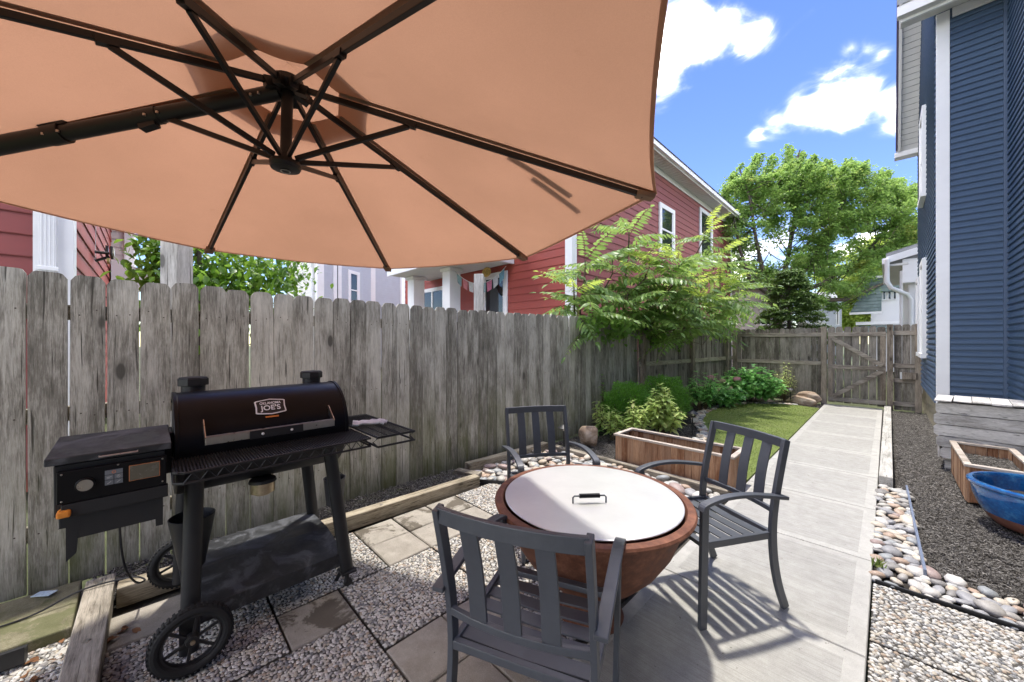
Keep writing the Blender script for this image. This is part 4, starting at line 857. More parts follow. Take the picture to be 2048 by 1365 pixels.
# ---------------------------------------------------------------- cantilever umbrella
def umbrella():
    cx_, cy_, cz, tx, ty, ph, dr, bl, jf = -1.6466, .3858, 2.4603, 3.1119, .02, 12.4981, 3.4116, -.3246, .3242
    Rx = np.array([[1, 0, 0], [0, math.cos(tx), -math.sin(tx)], [0, math.sin(tx), math.cos(tx)]]); Ry = np.array([[math.cos(ty), 0, math.sin(ty)], [0, 1, 0], [-math.sin(ty), 0, math.cos(ty)]])
    T = Rx @ Ry; c = np.array([cx_, cy_, cz])
    def t(k, fr, dz=0.): a = ph + k*PI/4; return c + T @ (fr*1.5*np.array([math.cos(a)*math.cos(dr), math.sin(a)*math.cos(dr), -math.sin(dr)])) + np.array([0, 0, dz])
    hub2 = c + T @ np.array([0, 0, -bl]); up = (c-hub2)/np.linalg.norm(c-hub2)
    root = thing('cantilever_umbrella', (cx_, cy_, 0), 'big tan cantilever umbrella with eight dark ribs spread overhead', 'umbrella')
    # canopy: eight gores with a sagging scalloped hem, open ring at the top with a vent cap over it
    def gore(r0, r1, nr, nu, dz, sag, scal, lift=0.):
        V = []; F = []; idx = {}
        for k in range(8):
            for j in range(nu):
                s = j/nu
                for i in range(nr+1):
                    fr = r0+(r1-r0)*i/nr; w = 4*s*(1-s)
                    frr = fr*(1 - scal*w*(fr/r1)**3)
                    p = t(k, frr)*(1-s) + t(k+1, frr)*s
                    tri = math.sin(9*s+3*k)*.004*fr + math.sin(23*fr+5*k+2*s)*.0022; ww = w; wr = (math.exp(-((s if s < .5 else 1-s)/.07)**1)*math.sin(46*fr+k*2.1)*.0045 + math.sin(3.1*k+8*PI*s)*.003*max(0, fr-.6))*min(1, w*6)
                    V.append(p + up*(dz - sag*w*fr + tri*w + wr + lift*(1-(fr-r0)/(r1-r0))))
        m = nr+1; n = 8*nu
        for q in range(n):
            for i in range(nr): F.append((q*m+i, q*m+i+1, ((q+1) % n)*m+i+1, ((q+1) % n)*m+i))
        return V, F
    off = np.array(root_off(root))
    V, F = gore(.135, 1.025, 30, 12, .024, .030, .022); cn = link('canopy', raw_mesh('canopy', np.array(V)-off, F, M['canopy'], smooth=True), root)
    V, F = gore(.0, .225, 6, 8, .050, -.02, .03, .03); link('vent_cap', raw_mesh('vent_cap', np.array(V)-off, F, M['canopy'], smooth=True), root)
    # hem band and seams (double cloth)
    m = MB()
    for k in range(8):
        for j in range(12):
            s0, s1 = j/12, (j+1)/12
            P = []
            for s in (s0, s1):
                w = 4*s*(1-s)
                for fr in (1.026, 1.016):
                    frr = fr*(1-.022*w*(fr/1.025)**3); P.append(t(k, frr)*(1-s)+t(k+1, frr)*s + up*(.020-.030*w*fr))
            m.add(P, [(0, 1, 3, 2)])
    m.build('hem', M['canopy'], root)
    for k in range(8):
        m = MB(); m.sweep([t(k, f, 0) + up*.0205 for f in np.linspace(.14, 1.02, 12)], .022, .002, side=np.cross(t(k, 1)-c, up)); m.build('seam', M['canopy'], root)
        kk = k % 8; drop = .0
        m = MB(); m.bar(t(k, .05) - up*.006, t(k, .985) - up*.004, .015, .022, up=tuple(up)); rb = m.build('rib', M['umb'], root, bevel=.002)
        m = MB(); j = t(k, jf+.02); sd = np.cross(t(k, 1)-c, up); sd /= np.linalg.norm(sd)
        rd = (t(k, 1)-c)/np.linalg.norm(t(k, 1)-c); m.bar(j - up*.014 - rd*.05, j - up*.014 + rd*.0, .022, .020, up=tuple(up)); m.build('bracket', M['umb'], rb)
        m = MB(); tip = t(k, .99); m.bar(t(k, .965)-up*.006, t(k, 1.015)-up*.0, .045, .022, up=tuple(up)); m.build('tip_pocket', M['canopy'], rb, bevel=.004)
        m = MB(); dd = t(k, jf) - up*.022; e = hub2 + (dd-hub2)*.04/np.linalg.norm(dd-hub2) ; m.bar(e + up*.01, dd, .014, .019, up=tuple(up)); m.build('strut', M['umb'], root, bevel=.002)
    m = MB(); m.lathe([(0, .02), (.030, .02), (.055, .012), (.060, -.012), (.040, -.03), (.022, -.034), (.0, -.034)], tuple(c), 20)
    for k in range(8): a = t(k, .02); b_ = t(k, .055); m.bar(a-up*.012, b_-up*.014, .03, .036, up=tuple(up))
    m.build('top_hub', M['umb'], root, smooth=True)
    m = MB(); m.tube([c-up*.03, hub2+up*.01], .020, 16); m.build('pole', M['umb'], root, smooth=True)
    m = MB(); m.lathe([(0, .035), (.022, .035), (.030, .015), (.052, .010), (.056, -.004), (.050, -.018), (.020, -.024), (0, -.024)], tuple(hub2), 24); h = m.build('lower_hub', M['umb'], root, smooth=True)
    m = MB(); m.lathe([(.016, -.0245), (.018, -.027), (.014, -.027), (.014, -.0245)], tuple(hub2), 20); m.build('hub_ring', M['steel'], h)
    # boom and mast
    az = np.array([-.649, -.760, -.245]); q = lambda s: c - up*.030 + az*s
    m = MB(); m.tube([q(.03), q(.86)], .028, 20); m.build('boom', M['umb'], root, smooth=True)
    m = MB(); m.tube([q(.82), q(2.0)], .032, 20); m.build('boom', M['umb'], root, smooth=True)
    m = MB(); m.tube([q(.47), q(.545)], .031, 20); side_ = np.cross(az, up); side_ /= np.linalg.norm(side_)
    m.bar(q(.48)-up*.030, q(.535)-up*.038, .030, .022, up=tuple(up)); m.build('clamp', M['umb'], root, smooth=True)
    m = MB(); m.tube([q(.805), q(.86)], .035, 20); m.bar(q(.79)+up*.03, q(.88)+up*.038, .05, .022, up=tuple(up)); m.build('clamp', M['umb'], root, smooth=True)
    for s_ in (.09, .12, .455, .50, .80, .85):
        p = q(s_) + side_*(-.030) ; m = MB(); m.lathe([(0, -.004), (.005, -.004), (.005, .004), (0, .004)], tuple(p - up*.012), 8); m.build('screw', M['steel'], root)
    e = q(2.0); m = MB(); m.tube([(e[0], e[1], .06), (e[0], e[1], 2.15)], .04, 16); m.build('mast', M['umb'], root, smooth=True)
    m = MB(); m.box(e[0]-.45, e[0]+.45, e[1]-.05, e[1]+.05, -.02, .06); m.box(e[0]-.05, e[0]+.05, e[1]-.45, e[1]-.051, -.02, .06); m.box(e[0]-.05, e[0]+.05, e[1]+.051, e[1]+.45, -.02, .06); m.build('base', M['umb'], root)
    # closure straps lying on top of the cloth
    for f0, f1, o in ((.62, .86, .10), (.72, .93, .20)):
        P = [(t(3, f)*(1-(o+.12*(f-f0)*4)) + t(2, f)*(o+.12*(f-f0)*4)) + up*.036 for f in np.linspace(f0, f1, 6)]
        m = MB(); m.sweep(P, .032, .003, side=np.cross(t(3, 1)-c, up)); m.build('strap', M['canopy'], root)
    return c
umbrella()

# ---------------------------------------------------------------- fire pit bowl with flat lid
pit = thing('fire_pit', (-1.11, 1.68, 0), 'rusty steel fire bowl on a round foot, between the three chairs', 'fire pit')
m = MB(); prof = [(.165, 0), (.17, .012), (.150, .02), (.150, .16), (.19, .195), (.265, .245), (.345, .33), (.410, .43), (.454, .545), (.468, .590), (.508, .600), (.512, .612), (.506, .622), (.47, .624), (.463, .612), (.458, .600), (.44, .56), (.41, .44), (.35, .34), (.25, .27), (.0, .24)]
m.lathe(prof[:4], (-1.11, 1.68, 0), 48); m.build('foot', M['rust'], pit, smooth=True)
m = MB(); m.lathe(prof[3:], (-1.11, 1.68, 0), 72); m.build('bowl', M['rust'], pit, smooth=True)
ld = thing('pit_lid', (-1.11, 1.68, .62), 'round brushed metal lid lying on the rusty fire bowl', 'lid')
m = MB(); m.lathe([(0, .010), (.452, .010), (.456, .008), (.456, .004), (.452, .002), (.0, .002)], (-1.11, 1.68, .622), 96); m.build('lid_plate', M['lid'], ld)
hc = G(1179, 995, .66); hd = np.array([.64, .77, 0.]); hd = (G(1214, 990, .665)-G(1144, 992, .665)); hd[2] = 0; hd /= np.linalg.norm(hd); hl = .085
z0, z1 = .632, .668; A_ = np.array([hc[0], hc[1], 0])
m = MB(); m.tube([A_-hd*hl+(0, 0, z0), A_-hd*hl+(0, 0, z1-.008), A_-hd*(hl-.008)+(0, 0, z1), A_+hd*(hl-.008)+(0, 0, z1), A_+hd*hl+(0, 0, z1-.008), A_+hd*hl+(0, 0, z0)], .0045, 8); h = m.build('handle', M['chair'], ld, smooth=True)
m = MB(); m.tube([A_-hd*.052+(0, 0, z1), A_+hd*.052+(0, 0, z1)], .011, 10); m.build('grip', M['black'], h, smooth=True)

# ---------------------------------------------------------------- patio chairs
def make_chair():
    root = thing('patio_chair', (0, 0, 0), 'x', 'chair', 'charcoal metal chairs around the fire bowl'); mc = M['chair']
    def sm(pts, n=5):                                   # Catmull-Rom smoothing
        P = [np.array(p, float) for p in pts]; P = [2*P[0]-P[1]] + P + [2*P[-1]-P[-2]]; out = []
        for i in range(1, len(P)-2):
            for k in range(n):
                t = k/n; out.append(.5*((2*P[i]) + (-P[i-1]+P[i+1])*t + (2*P[i-1]-5*P[i]+4*P[i+1]-P[i+2])*t*t + (-P[i-1]+3*P[i]-3*P[i+1]+P[i+2])*t**3))
        out.append(P[-2]); return out
    X = .245
    for s in (-1, 1):
        m = MB(); m.sweep(sm([(s*X*.99, -.305, .0), (s*X, -.255, .13), (s*X, -.225, .27), (s*X, -.215, .42), (s*X, -.228, .56), (s*X, -.262, .72), (s*X, -.31, .91)]), .022, .042, side=(1, 0, 0)); m.build('rear_leg', mc, root, bevel=.003)
        m = MB(); m.sweep([(s*.248, .245, .0), (s*.262, .245, .625)], .022, .042, side=(1, 0, 0)); m.build('front_leg', mc, root, bevel=.003)
        m = MB(); m.sweep(sm([(s*.268, .268, .600), (s*.268, .245, .632), (s*.270, .13, .655), (s*.272, 0, .655), (s*.272, -.13, .638), (s*.270, -.275, .612)]), .042, .018, side=(1, 0, 0)); m.build('arm', mc, root, bevel=.003)
        m = MB(); m.sweep([(s*.235, -.215, .405), (s*.242, .235, .415)], .022, .036, side=(1, 0, 0)); m.build('seat_rail', mc, root, bevel=.003)
    arc = lambda y, z, d, x=.245: [(x*t, y - d*(1-t*t), z) for t in np.linspace(-1, 1, 11)]
    m = MB(); m.sweep(arc(-.308, .888, .030), .020, .050, side=(0, 1, .0)); m.build('top_rail', mc, root, bevel=.003)
    m = MB(); m.sweep(arc(-.232, .530, .030), .020, .026, side=(0, 1, 0)); m.build('back_rail', mc, root, bevel=.003)
    for t in (-.5, 0, .5):
        x = .245*t; y0 = -.232-.030*(1-t*t); y1 = -.308-.030*(1-t*t)
        m = MB(); m.sweep(sm([(x, y0, .535), (x, (y0+y1)/2+.010, .71), (x, y1, .875)], 4), .060, .010, side=(1, 0, 0)); m.build('back_slat', mc, root, bevel=.002)
    for i, y in enumerate((-.165, -.09, -.015, .06, .135)):
        m = MB(); z = .410 + .010*(y+.2); m.sweep([(-.232, y, z), (0, y, z-.008), (.232, y, z)], .058, .008, side=(0, 1, 0)); m.build('seat_slat', mc, root, bevel=.002)
    m = MB(); m.sweep([(-.238, .222, .412), (.238, .222, .412)], .036, .024, side=(0, 1, 0)); m.build('front_rail', mc, root, bevel=.003)
    m = MB(); m.sweep([(-.238, -.222, .408), (.238, -.222, .408)], .024, .030, side=(0, 1, 0)); m.build('rear_rail', mc, root, bevel=.003)
    return root
c0 = make_chair()
poses = [(-.917, 1.047, .401, 'nearest charcoal chair seen from behind, in front of the fire bowl'), (-.750, 2.318, 2.636, 'charcoal chair standing on the concrete path at the right of the fire bowl'), (-1.752, 2.090, -2.127, 'charcoal chair beyond the fire bowl near the grey fence and rounded stones')]
for i, (x, y, a, lab) in enumerate(poses):
    o = c0 if i == 0 else copy_tree(c0); o.location = (x, y, .001); o.rotation_euler = (0, 0, a); o['label'] = lab

# ---------------------------------------------------------------- pellet grill
def grill():
    g = thing('pellet_grill', (-2.5, .4, 0), 'black barrel pellet grill on wheels with side hopper standing against the grey fence', 'grill')
    B, BM = M['black'], M['blackmatte']; yc0, yc1, bx, bz, r = .085, .855, -2.55, .925, .250
    def arc(rr, a0, a1, n=26): return [(bx+rr*math.cos(a0+(a1-a0)*i/n), bz+rr*math.sin(a0+(a1-a0)*i/n)) for i in range(n+1)]
    # lower shell and ends
    m = MB(); m.lathe([(0, yc0+.002), (r-.006, yc0+.002), (r, yc0+.008), (r, yc1-.008), (r-.006, yc1-.002), (0, yc1-.002)], (bx, 0, bz), 56, 'y'); m.build('barrel', BM, g, smooth=True)
    # lid: shell over the upper front
    P = arc(r+.009, math.radians(-8), math.radians(118)); Q = arc(r+.002, math.radians(118), math.radians(-8)); poly = P + Q
    m = MB(); m.prism(poly, yc0+.012, yc1-.012, tf=lambda v: (v[0], v[2], v[1])); ld = m.build('lid', B, g, smooth=True)
    for y in (yc0-.006, yc1-.012):
        poly = arc(r+.014, math.radians(-10), math.radians(122)) + arc(r-.02, math.radians(122), math.radians(-10)); m = MB(); m.prism(poly, y, y+.018, tf=lambda v: (v[0], v[2], v[1])); m.build('lid_rim', B, ld, bevel=.003, smooth=True)
    # long handle
    hx, hz = bx+r+.070, .985; ys, ye = .185, .755
    for y in (ys, ye):
        m = MB(); m.bar((bx+r-.03, y, 1.055), (hx, y, hz), .004, .036, up=(0, 0, 1)); m.build('handle_bracket', M['steel'], ld)
    m = MB(); m.box(hx-.002, hx+.006, ys-.002, ys+.17, hz-.022, hz+.014); m.box(hx-.002, hx+.006, ye-.16, ye+.002, hz-.022, hz+.014); m.box(hx-.014, hx+.006, ys-.002, ye+.002, hz+.0145, hz+.018); m.build('handle', M['steel'], ld, bevel=.0015)
    m = MB(); m.box(hx-.004, hx+.009, ys+.171, ye-.161, hz-.026, hz+.0142); h = m.build('handle_plate', BM, ld, bevel=.0015)
    for y in (ys+.225, ye-.215): m = MB(); m.lathe([(0, .0), (.007, .0), (.005, .003), (0, .004)], (hx+.009, y, hz-.006), 10, 'x'); m.build('rivet', M['white'], h)
    # badge with the maker's name
    a = math.radians(40); n_ = np.array([math.cos(a), 0, math.sin(a)]); u_ = np.array([0, 1., 0]); v_ = np.array([-math.sin(a), 0, math.cos(a)]); bc = np.array([bx, .468, bz]) + n_*(r+.011)
    def plate(w, h_, o, t_, name, mat, parent):
        pts = [(-w/2, -h_*.36), (-w*.45, -h_*.40), (0, -h_/2), (w*.45, -h_*.40), (w/2, -h_*.36), (w/2*.96, 0), (w/2, h_*.36), (w*.45, h_*.40), (0, h_/2), (-w*.45, h_*.40), (-w/2, h_*.36), (-w/2*.96, 0)]
        m = MB(); m.prism(pts, o, o+t_, tf=lambda v: tuple(bc + u_*v[0] + v_*v[1] + n_*v[2])); return m.build(name, mat, parent)
    bd = plate(.142, .098, 0, .004, 'badge', M['white'], ld); plate(.128, .086, .0041, .001, 'badge_face', BM, bd)
    def text(body, size, cx, cy, o, name, mat, parent, ww=None):
        cu = bpy.data.curves.new('lettering', 'FONT'); cu.body = body; cu.size = size; cu.align_x = 'CENTER'; cu.align_y = 'CENTER'; cu.extrude = .0006; cu.offset = size*.018
        ob = bpy.data.objects.new('lettering', cu); COL.objects.link(ob); dg = bpy.context.evaluated_depsgraph_get(); me = bpy.data.meshes.new_from_object(ob.evaluated_get(dg)); bpy.data.objects.remove(ob)
        R = Matrix([(u_[0], v_[0], n_[0]), (u_[1], v_[1], n_[1]), (u_[2], v_[2], n_[2])]).to_4x4()
        sx = 1 if ww is None else ww / max(1e-6, max(v.co.x for v in me.vertices)-min(v.co.x for v in me.vertices))
        T = Matrix.Translation(Vector(bc + u_*cx + v_*cy + n_*o) - root_off(parent)) @ R @ Matrix.Diagonal((sx, 1, 1, 1)); me.transform(T); me.materials.clear(); me.materials.append(mat); return link(name, me, parent)
    text("OKLAHOMA", .021, 0, .0205, .0057, 'lettering', M['white'], bd, .098); text("JOE'S", .042, 0, -.0095, .0057, 'lettering', M['white'], bd, .094)
    m = MB(); m.prism([(-.03, -.066), (.03, -.066), (.03, -.058), (-.03, -.058)], 0, .003, tf=lambda v: tuple(bc + u_*v[0] + v_*v[1] + n_*(v[2]-.0))); m.build('orange_bar', paint('orange_enamel', (.65, .20, .04), .4), ld)
    # chimneys
    for y, s in ((.17, 1.0), (.765, .95)):
        x = bx-.13; m = MB(); m.lathe([(.0, 1.10), (.052, 1.10), (.052, 1.205), (0, 1.205)], (x, y, 0), 20); ck = m.build('chimney', BM, g, smooth=True)
        m = MB(); oc = [(x+.070*s*math.cos(PI/8+k*PI/4)*1.0, y+.070*s*math.sin(PI/8+k*PI/4)) for k in range(8)]; m.prism(oc, 1.207, 1.245); m.prism([(x+(px_-x)*.93, y+(py_-y)*.93) for px_, py_ in oc], 1.2455, 1.251); m.build('chimney_cap', BM, ck, bevel=.004)
        m = MB(); m.bar((x+.03, y+.06, 1.165), (x+.035, y+.15, 1.168), .012, .008); m.build('lid_hinge', M['steel'], g)
    # front shelf: fine rods in a frame with a zigzag truss
    sz = .905; x0, x1 = -2.335, -2.035; y0, y1 = .070, .885
    m = MB()
    for i in range(68): y = y0+.01+(y1-y0-.02)*i/67; m.bar((x0, y, sz), (x1, y, sz), .0042, .0042)
    for i in range(13): x = x0+.012+(x1-x0-.024)*i/12; m.bar((x, y0, sz-.0045), (x, y1, sz-.0045), .0036, .0036)
    sh = m.build('shelf_mesh', BM, g, kind='stuff')
    fr = MB(); loop = lambda z: [(x0, y0, z), (x1-.03, y0, z), (x1, y0+.03, z), (x1, y1, z), (x0, y1, z)]
    fr.tube(loop(sz-.002), .0058, 8, closed=True); fr.tube(loop(sz-.046), .0058, 8, closed=True)
    zz = []; nz = 30
    for i in range(nz+1): zz.append((x1, y0+.03+(y1-y0-.03)*i/nz, sz-.006 if i % 2 else sz-.043))
    fr.tube(zz, .0035, 6); zz = [(x0+.02+(x1-x0-.05)*i/8, y0, sz-.006 if i % 2 else sz-.043) for i in range(9)]; fr.tube(zz, .0035, 6); fr.build('shelf_frame', BM, g, smooth=True)
    # folding side shelf
    a0, a1, b0, b1 = -2.66, -1.965, y1+.012, y1+.235
    m = MB()
    for i in range(26): x = a0+.015+(a1-a0-.03)*i/25; m.bar((x, b0, sz+.012), (x, b1, sz+.012), .0045, .0045)
    for y in (b0+.07, b0+.15): m.bar((a0, y, sz+.007), (a1, y, sz+.007), .004, .004)
    m.build('side_shelf_rods', BM, g, kind='stuff')
    m = MB(); lp = lambda z: [(a0, b0, z), (a1, b0, z), (a1, b1, z), (a0, b1, z)]; m.tube(lp(sz+.010), .006, 8, closed=True); m.tube(lp(sz-.040), .006, 8, closed=True)
    for (x, y) in ((a1, b1), (a0, b1), (a1, b0)): m.tube([(x, y, sz+.01), (x-.02, y-.02, sz-.015), (x, y, sz-.04)], .004, 6)
    m.tube([(bx+.12, yc1, sz+.07), (bx+.12, yc1+.05, sz+.07), (bx+.12, yc1+.06, sz+.01)], .007, 8); m.build('side_shelf_frame', BM, g, smooth=True)
    # legs
    for (tx, ty, bx_, by, z0) in ((-2.27, .150, -2.185, .125, .06), (-2.82, .150, -2.86, .125, .06), (-2.29, .745, -2.235, .830, .10), (-2.80, .745, -2.83, .83, .10)):
        m = MB(); m.sweep([(tx, ty, .86), (bx_, by, z0)], .052, .072, side=(1, 0, 0), n=14); m.build('leg', BM, g, smooth=True)
    for x in (-2.235, -2.83):
        m = MB(); m.box(x-.045, x+.045, .79, .87, .094, .104); m.lathe([(0, 0), (.013, 0), (.013, .07), (0, .07)], (x, .83, .028), 10); m.lathe([(0, -.012), (.022, -.010), (.026, 0), (.022, .010), (0, .012)], (x, .835, .027), 14, 'x'); m.bar((x-.02, .80, .09), (x-.02, .775, .05), .006, .02); m.build('caster', BM, g, smooth=True)
    # bottom shelf with a creased front
    m = MB(); prof = [(-2.87, .245), (-2.53, .255), (-2.24, .205), (-2.235, .135), (-2.25, .135), (-2.252, .195), (-2.53, .243), (-2.87, .233)]
    m.prism(prof, .11, .815, tf=lambda v: (v[0], v[2], v[1])); m.build('bottom_shelf', M['dusty'], g, bevel=.002)
    # wheels
    def wheel(x, y, z, R):
        m = MB(); pr = []
        for i in range(12): a = 2*PI*i/12; pr.append((R-.021+.021*math.cos(a), .024*math.sin(a)))
        pr.append(pr[0]); m.lathe(pr, (x, y, z), 40, 'x')
        for k in range(44):
            a = 2*PI*k/44; c = np.array([x, y+(R-.001)*math.cos(a), z+(R-.001)*math.sin(a)]); d = np.array([0, math.cos(a), math.sin(a)]); w = .018
            m.bar(c+(-w, 0, 0), c+(w, 0, 0), .010, .005, up=tuple(d))
        w = m.build('wheel', M['rubber'], g)
        m = MB(); m.lathe([(R-.046, -.014), (R-.038, -.012), (R-.038, .012), (R-.046, .014), (R-.050, 0), (R-.046, -.014)], (x, y, z), 40, 'x'); m.lathe([(0, -.022), (.022, -.022), (.026, 0), (.022, .022), (0, .022)], (x, y, z), 16, 'x')
        for k in range(6): a = 2*PI*k/6+.35; m.bar((x, y+.018*math.cos(a), z+.018*math.sin(a)), (x, y+(R-.044)*math.cos(a), z+(R-.044)*math.sin(a)), .010, .010, up=(1, 0, 0))
        m.build('rim', M['blackmatte'], w, smooth=True)
        m = MB(); m.lathe([(0, -.0), (.009, 0), (.009, .008), (0, .010)], (x+.022, y, z), 10, 'x'); m.build('hub_bolt', M['brass'], w)
    wheel(-2.125, .132, .148, .144); wheel(-2.93, .132, .148, .144)
    m = MB(); m.tube([(-2.13, .132, .148), (-2.92, .132, .148)], .010, 8); m.build('axle', BM, g)
    m = MB(); m.box(-2.165, -2.155, .09, .14, .10, .22); m.build('axle_plate', BM, g)
    # hopper with lid and control panel
    hy0, hy1, hx0, hx1 = -.275, .045, -2.46, -2.17
    m = MB(); m.prism([(hx0, .79), (hx1+.0, .79), (hx1+.012, .985), (hx0, .995)], hy0+.02, hy1, tf=lambda v: (v[0], v[2], v[1])); m.build('hopper', BM, g, bevel=.004)
    m = MB(); m.prism([(hx0-.01, 1.000), (hx1+.028, .990), (hx1+.028, 1.018), (hx0-.01, 1.042)], hy0, hy1+.02, tf=lambda v: (v[0], v[2], v[1])); hl = m.build('hopper_lid', M['dusty'], g, bevel=.004)
    m = MB(); xh = hx1+.046; m.tube([(xh-.016, -.14, 1.004), (xh, -.14, 1.004), (xh, -.035, 1.004), (xh-.016, -.035, 1.004)], .0035, 8); m.build('lid_handle', M['steel'], hl)
    xp = hx1+.034
    m = MB(); m.box(hx1+.006, xp, hy0+.03, hy1+.005, .845, .965); cp = m.build('control_panel', B, g, bevel=.003)
    m = MB(); m.box(hx1+.006, xp-.004, hy0+.04, hy1+.01, .790, .842); m.build('panel_skirt', BM, g, bevel=.003)
    m = MB(); m.lathe([(0, 0), (.026, 0), (.026, .012), (.0235, .014), (0, .014)], (xp, -.175, .905), 28, 'x'); k = m.build('knob', B, cp, smooth=True); m = MB(); m.lathe([(0, 0), (.021, 0), (.021, .0012), (0, .0012)], (xp+.0142, -.175, .905), 28, 'x'); m.build('knob_face', M['steel'], k)
    bt = paint('grey_button', (.16, .18, .20), .5); lite = paint('light_print', (.55, .55, .52), .6)
    for (ya, yb, za, zb) in ((-.125, -.077, .927, .944), (-.125, -.102, .907, .925), (-.100, -.077, .907, .925), (-.125, -.102, .887, .905), (-.100, -.077, .887, .905)):
        m = MB(); m.box(xp+.0004, xp+.0028, ya, yb, za, zb); b_ = m.build('button', bt, cp)
        yc, zc = (ya+yb)/2, (za+zb)/2; m = MB()
        if za > .92: m.tube([(xp+.003, yc+.005*math.cos(t), zc+.005*math.sin(t)) for t in np.linspace(2.1, 7.3, 10)], .0007, 4); m.bar((xp+.003, yc, zc+.001), (xp+.003, yc, zc+.007), .0014, .0014); m.build('power_symbol', paint('orange_print', (.8, .22, .05), .5), b_)
        elif za > .9 and ya < -.11: m.bar((xp+.003, ya+.005, zc+.002), (xp+.003, yb-.005, zc+.002), .0014, .0016); m.bar((xp+.003, ya+.005, zc-.002), (xp+.003, yb-.009, zc-.002), .0014, .0014); m.build('button_mark', lite, b_)
        elif za > .9: m.tube([(xp+.003, yc+.0045*math.cos(t), zc+.0045*math.sin(t)) for t in np.linspace(0, 5.7, 10)], .0006, 4); m.bar((xp+.003, yc, zc), (xp+.003, yc, zc+.004), .0012, .0012); m.build('button_mark', lite, b_)
        else: m.bar((xp+.003, yc-.005, zc-.004), (xp+.003, yc+.005, zc+.004), .0012, .0016); m.build('button_mark', lite, b_)
    m = MB(); m.box(xp+.0004, xp+.002, -.060, .030, .886, .948); dsp = m.build('display_frame', paint('orange_edge', (.55, .20, .07), .5), cp); m = MB(); m.box(xp+.0021, xp+.003, -.058, .028, .888, .946); m.build('display', paint('dull_olive_screen', (.13, .12, .09), .25, 0, .1, 30), dsp)
    for y, z in ((hy0+.042, .955), (hy0+.042, .855), (.038, .955), (.038, .86), (-.09, .96)): m = MB(); m.lathe([(0, 0), (.0035, 0), (.002, .002), (0, .002)], (xp, y, z), 8, 'x'); m.build('screw', M['steel'], cp)
    m = MB(); m.box(hx1+.0, hx1+.05, hy0+.03, hy0+.065, .797, .822); m.build('orange_latch', paint('orange_plastic', (.75, .26, .03), .4), g, bevel=.006)
    m = MB(); m.prism([(hx1-.005, .788), (hx1+.012, .788), (hx1+.012, .70), (hx1-.005, .70)], -.215, .03, tf=lambda v: (v[0], v[2], v[1])); m.prism([(-.225, .785), (-.19, .785), (-.20, .645), (-.225, .62)], hx1-.004, hx1+.013, tf=lambda v: (v[2], v[0], v[1])); m.prism([(.012, .785), (.04, .785), (.04, .67), (.018, .67)], hx1-.004, hx1+.013, tf=lambda v: (v[2], v[0], v[1])); m.build('lower_bracket', BM, g)
    m = MB(); m.box(hx0+.02, hx1-.01, hy0+.03, hy1-.01, .74, .788); m.build('auger_box', BM, g, bevel=.004)
    m = MB(); m.box(-2.64, -2.47, -.03, .083, .80, 1.0); m.build('burner_housing', BM, g, bevel=.006)
    # under the barrel: cup, cone basket, grease bucket
    m = MB(); m.lathe([(.0, .70), (.045, .70), (.062, .69), (.066, .675), (0, .675)], (-2.42, .445, 0), 24); m.build('drain_collar', BM, g, smooth=True)
    m = MB(); m.lathe([(.0, .674), (.058, .674), (.058, .620), (.036, .616), (.036, .606), (0, .606)], (-2.42, .445, 0), 24); m.build('ash_cup', M['brass'], g, smooth=True)
    m = MB(); m.lathe([(.050, .30), (.052, .30), (.094, .555), (.090, .557), (.048, .305), (0, .305)], (-2.50, .155, 0), 28); m.lathe([(0, .300), (.051, .300)], (-2.50, .155, 0), 28); m.tube([(-2.59, .155, .552), (-2.62, .155, .70)], .004, 5); m.build('cone_basket', BM, g, smooth=True)
    m = MB(); m.tube([(-2.60, .80, .72), (-2.60, .88, .66), (-2.60, .885, .60)], .014, 10); m.tube([(-2.60, .885, .615), (-2.60, .885, .575)], .003, 5); m.tube([(-2.60, .82, .53), (-2.60, .885, .59), (-2.60, .95, .53)], .0025, 5); m.build('grease_spout', BM, g, smooth=True)
    m = MB(); m.lathe([(0, .36), (.052, .36), (.066, .53), (.069, .534), (.064, .534), (.05, .365), (0, .365)], (-2.60, .885, 0), 24); m.build('grease_bucket', paint('dull_galvanised', (.07, .07, .075), .5, .4, .2, 12), g, smooth=True)
m_ = NT('dusty_black_metal'); v_ = m_.pos(); n_ = m_.noise(v_, 7, 6, .65, .8); n2_ = m_.noise(v_, 22, 4, .6)
m_.col(m_.mix(m_.mr(n_, .50, .62, 0, .75), m_.mix(m_.mr(n2_, .4, .7, 0, .4), (.018, .019, .021), (.05, .052, .056)), (.105, .11, .12))).rough(m_.mr(n_, .4, .65, .38, .7)).set(Specular_IOR_Level=.5); M['dusty'] = m_.mat
grill()
# power cord and its tag, glove on the side shelf
m = MB(); P = [(-2.36, -.10, .74), (-2.42, -.085, .45), (-2.62, -.05, .25), (-2.88, -.02, .13), (-3.02, -.08, .105), (-3.06, -.26, .10), (-3.05, -.42, .055), (-3.03, -.56, .055)]
def cr(P, n=6):
    P = [np.array(p, float) for p in P]; P = [2*P[0]-P[1]] + P + [2*P[-1]-P[-2]]; o = []
    for i in range(1, len(P)-2):
        for k in range(n): t = k/n; o.append(.5*((2*P[i])+(-P[i-1]+P[i+1])*t+(2*P[i-1]-5*P[i]+4*P[i+1]-P[i+2])*t*t+(-P[i-1]+3*P[i]-3*P[i+1]+P[i+2])*t**3))
    return o + [P[-2]]
m.tube(cr(P), .0045, 6); o = m.build('power_cord', M['blackmatte'], None, smooth=True); tag(o, 'black power cord hanging from the grill hopper down to the mossy slab', 'cord')
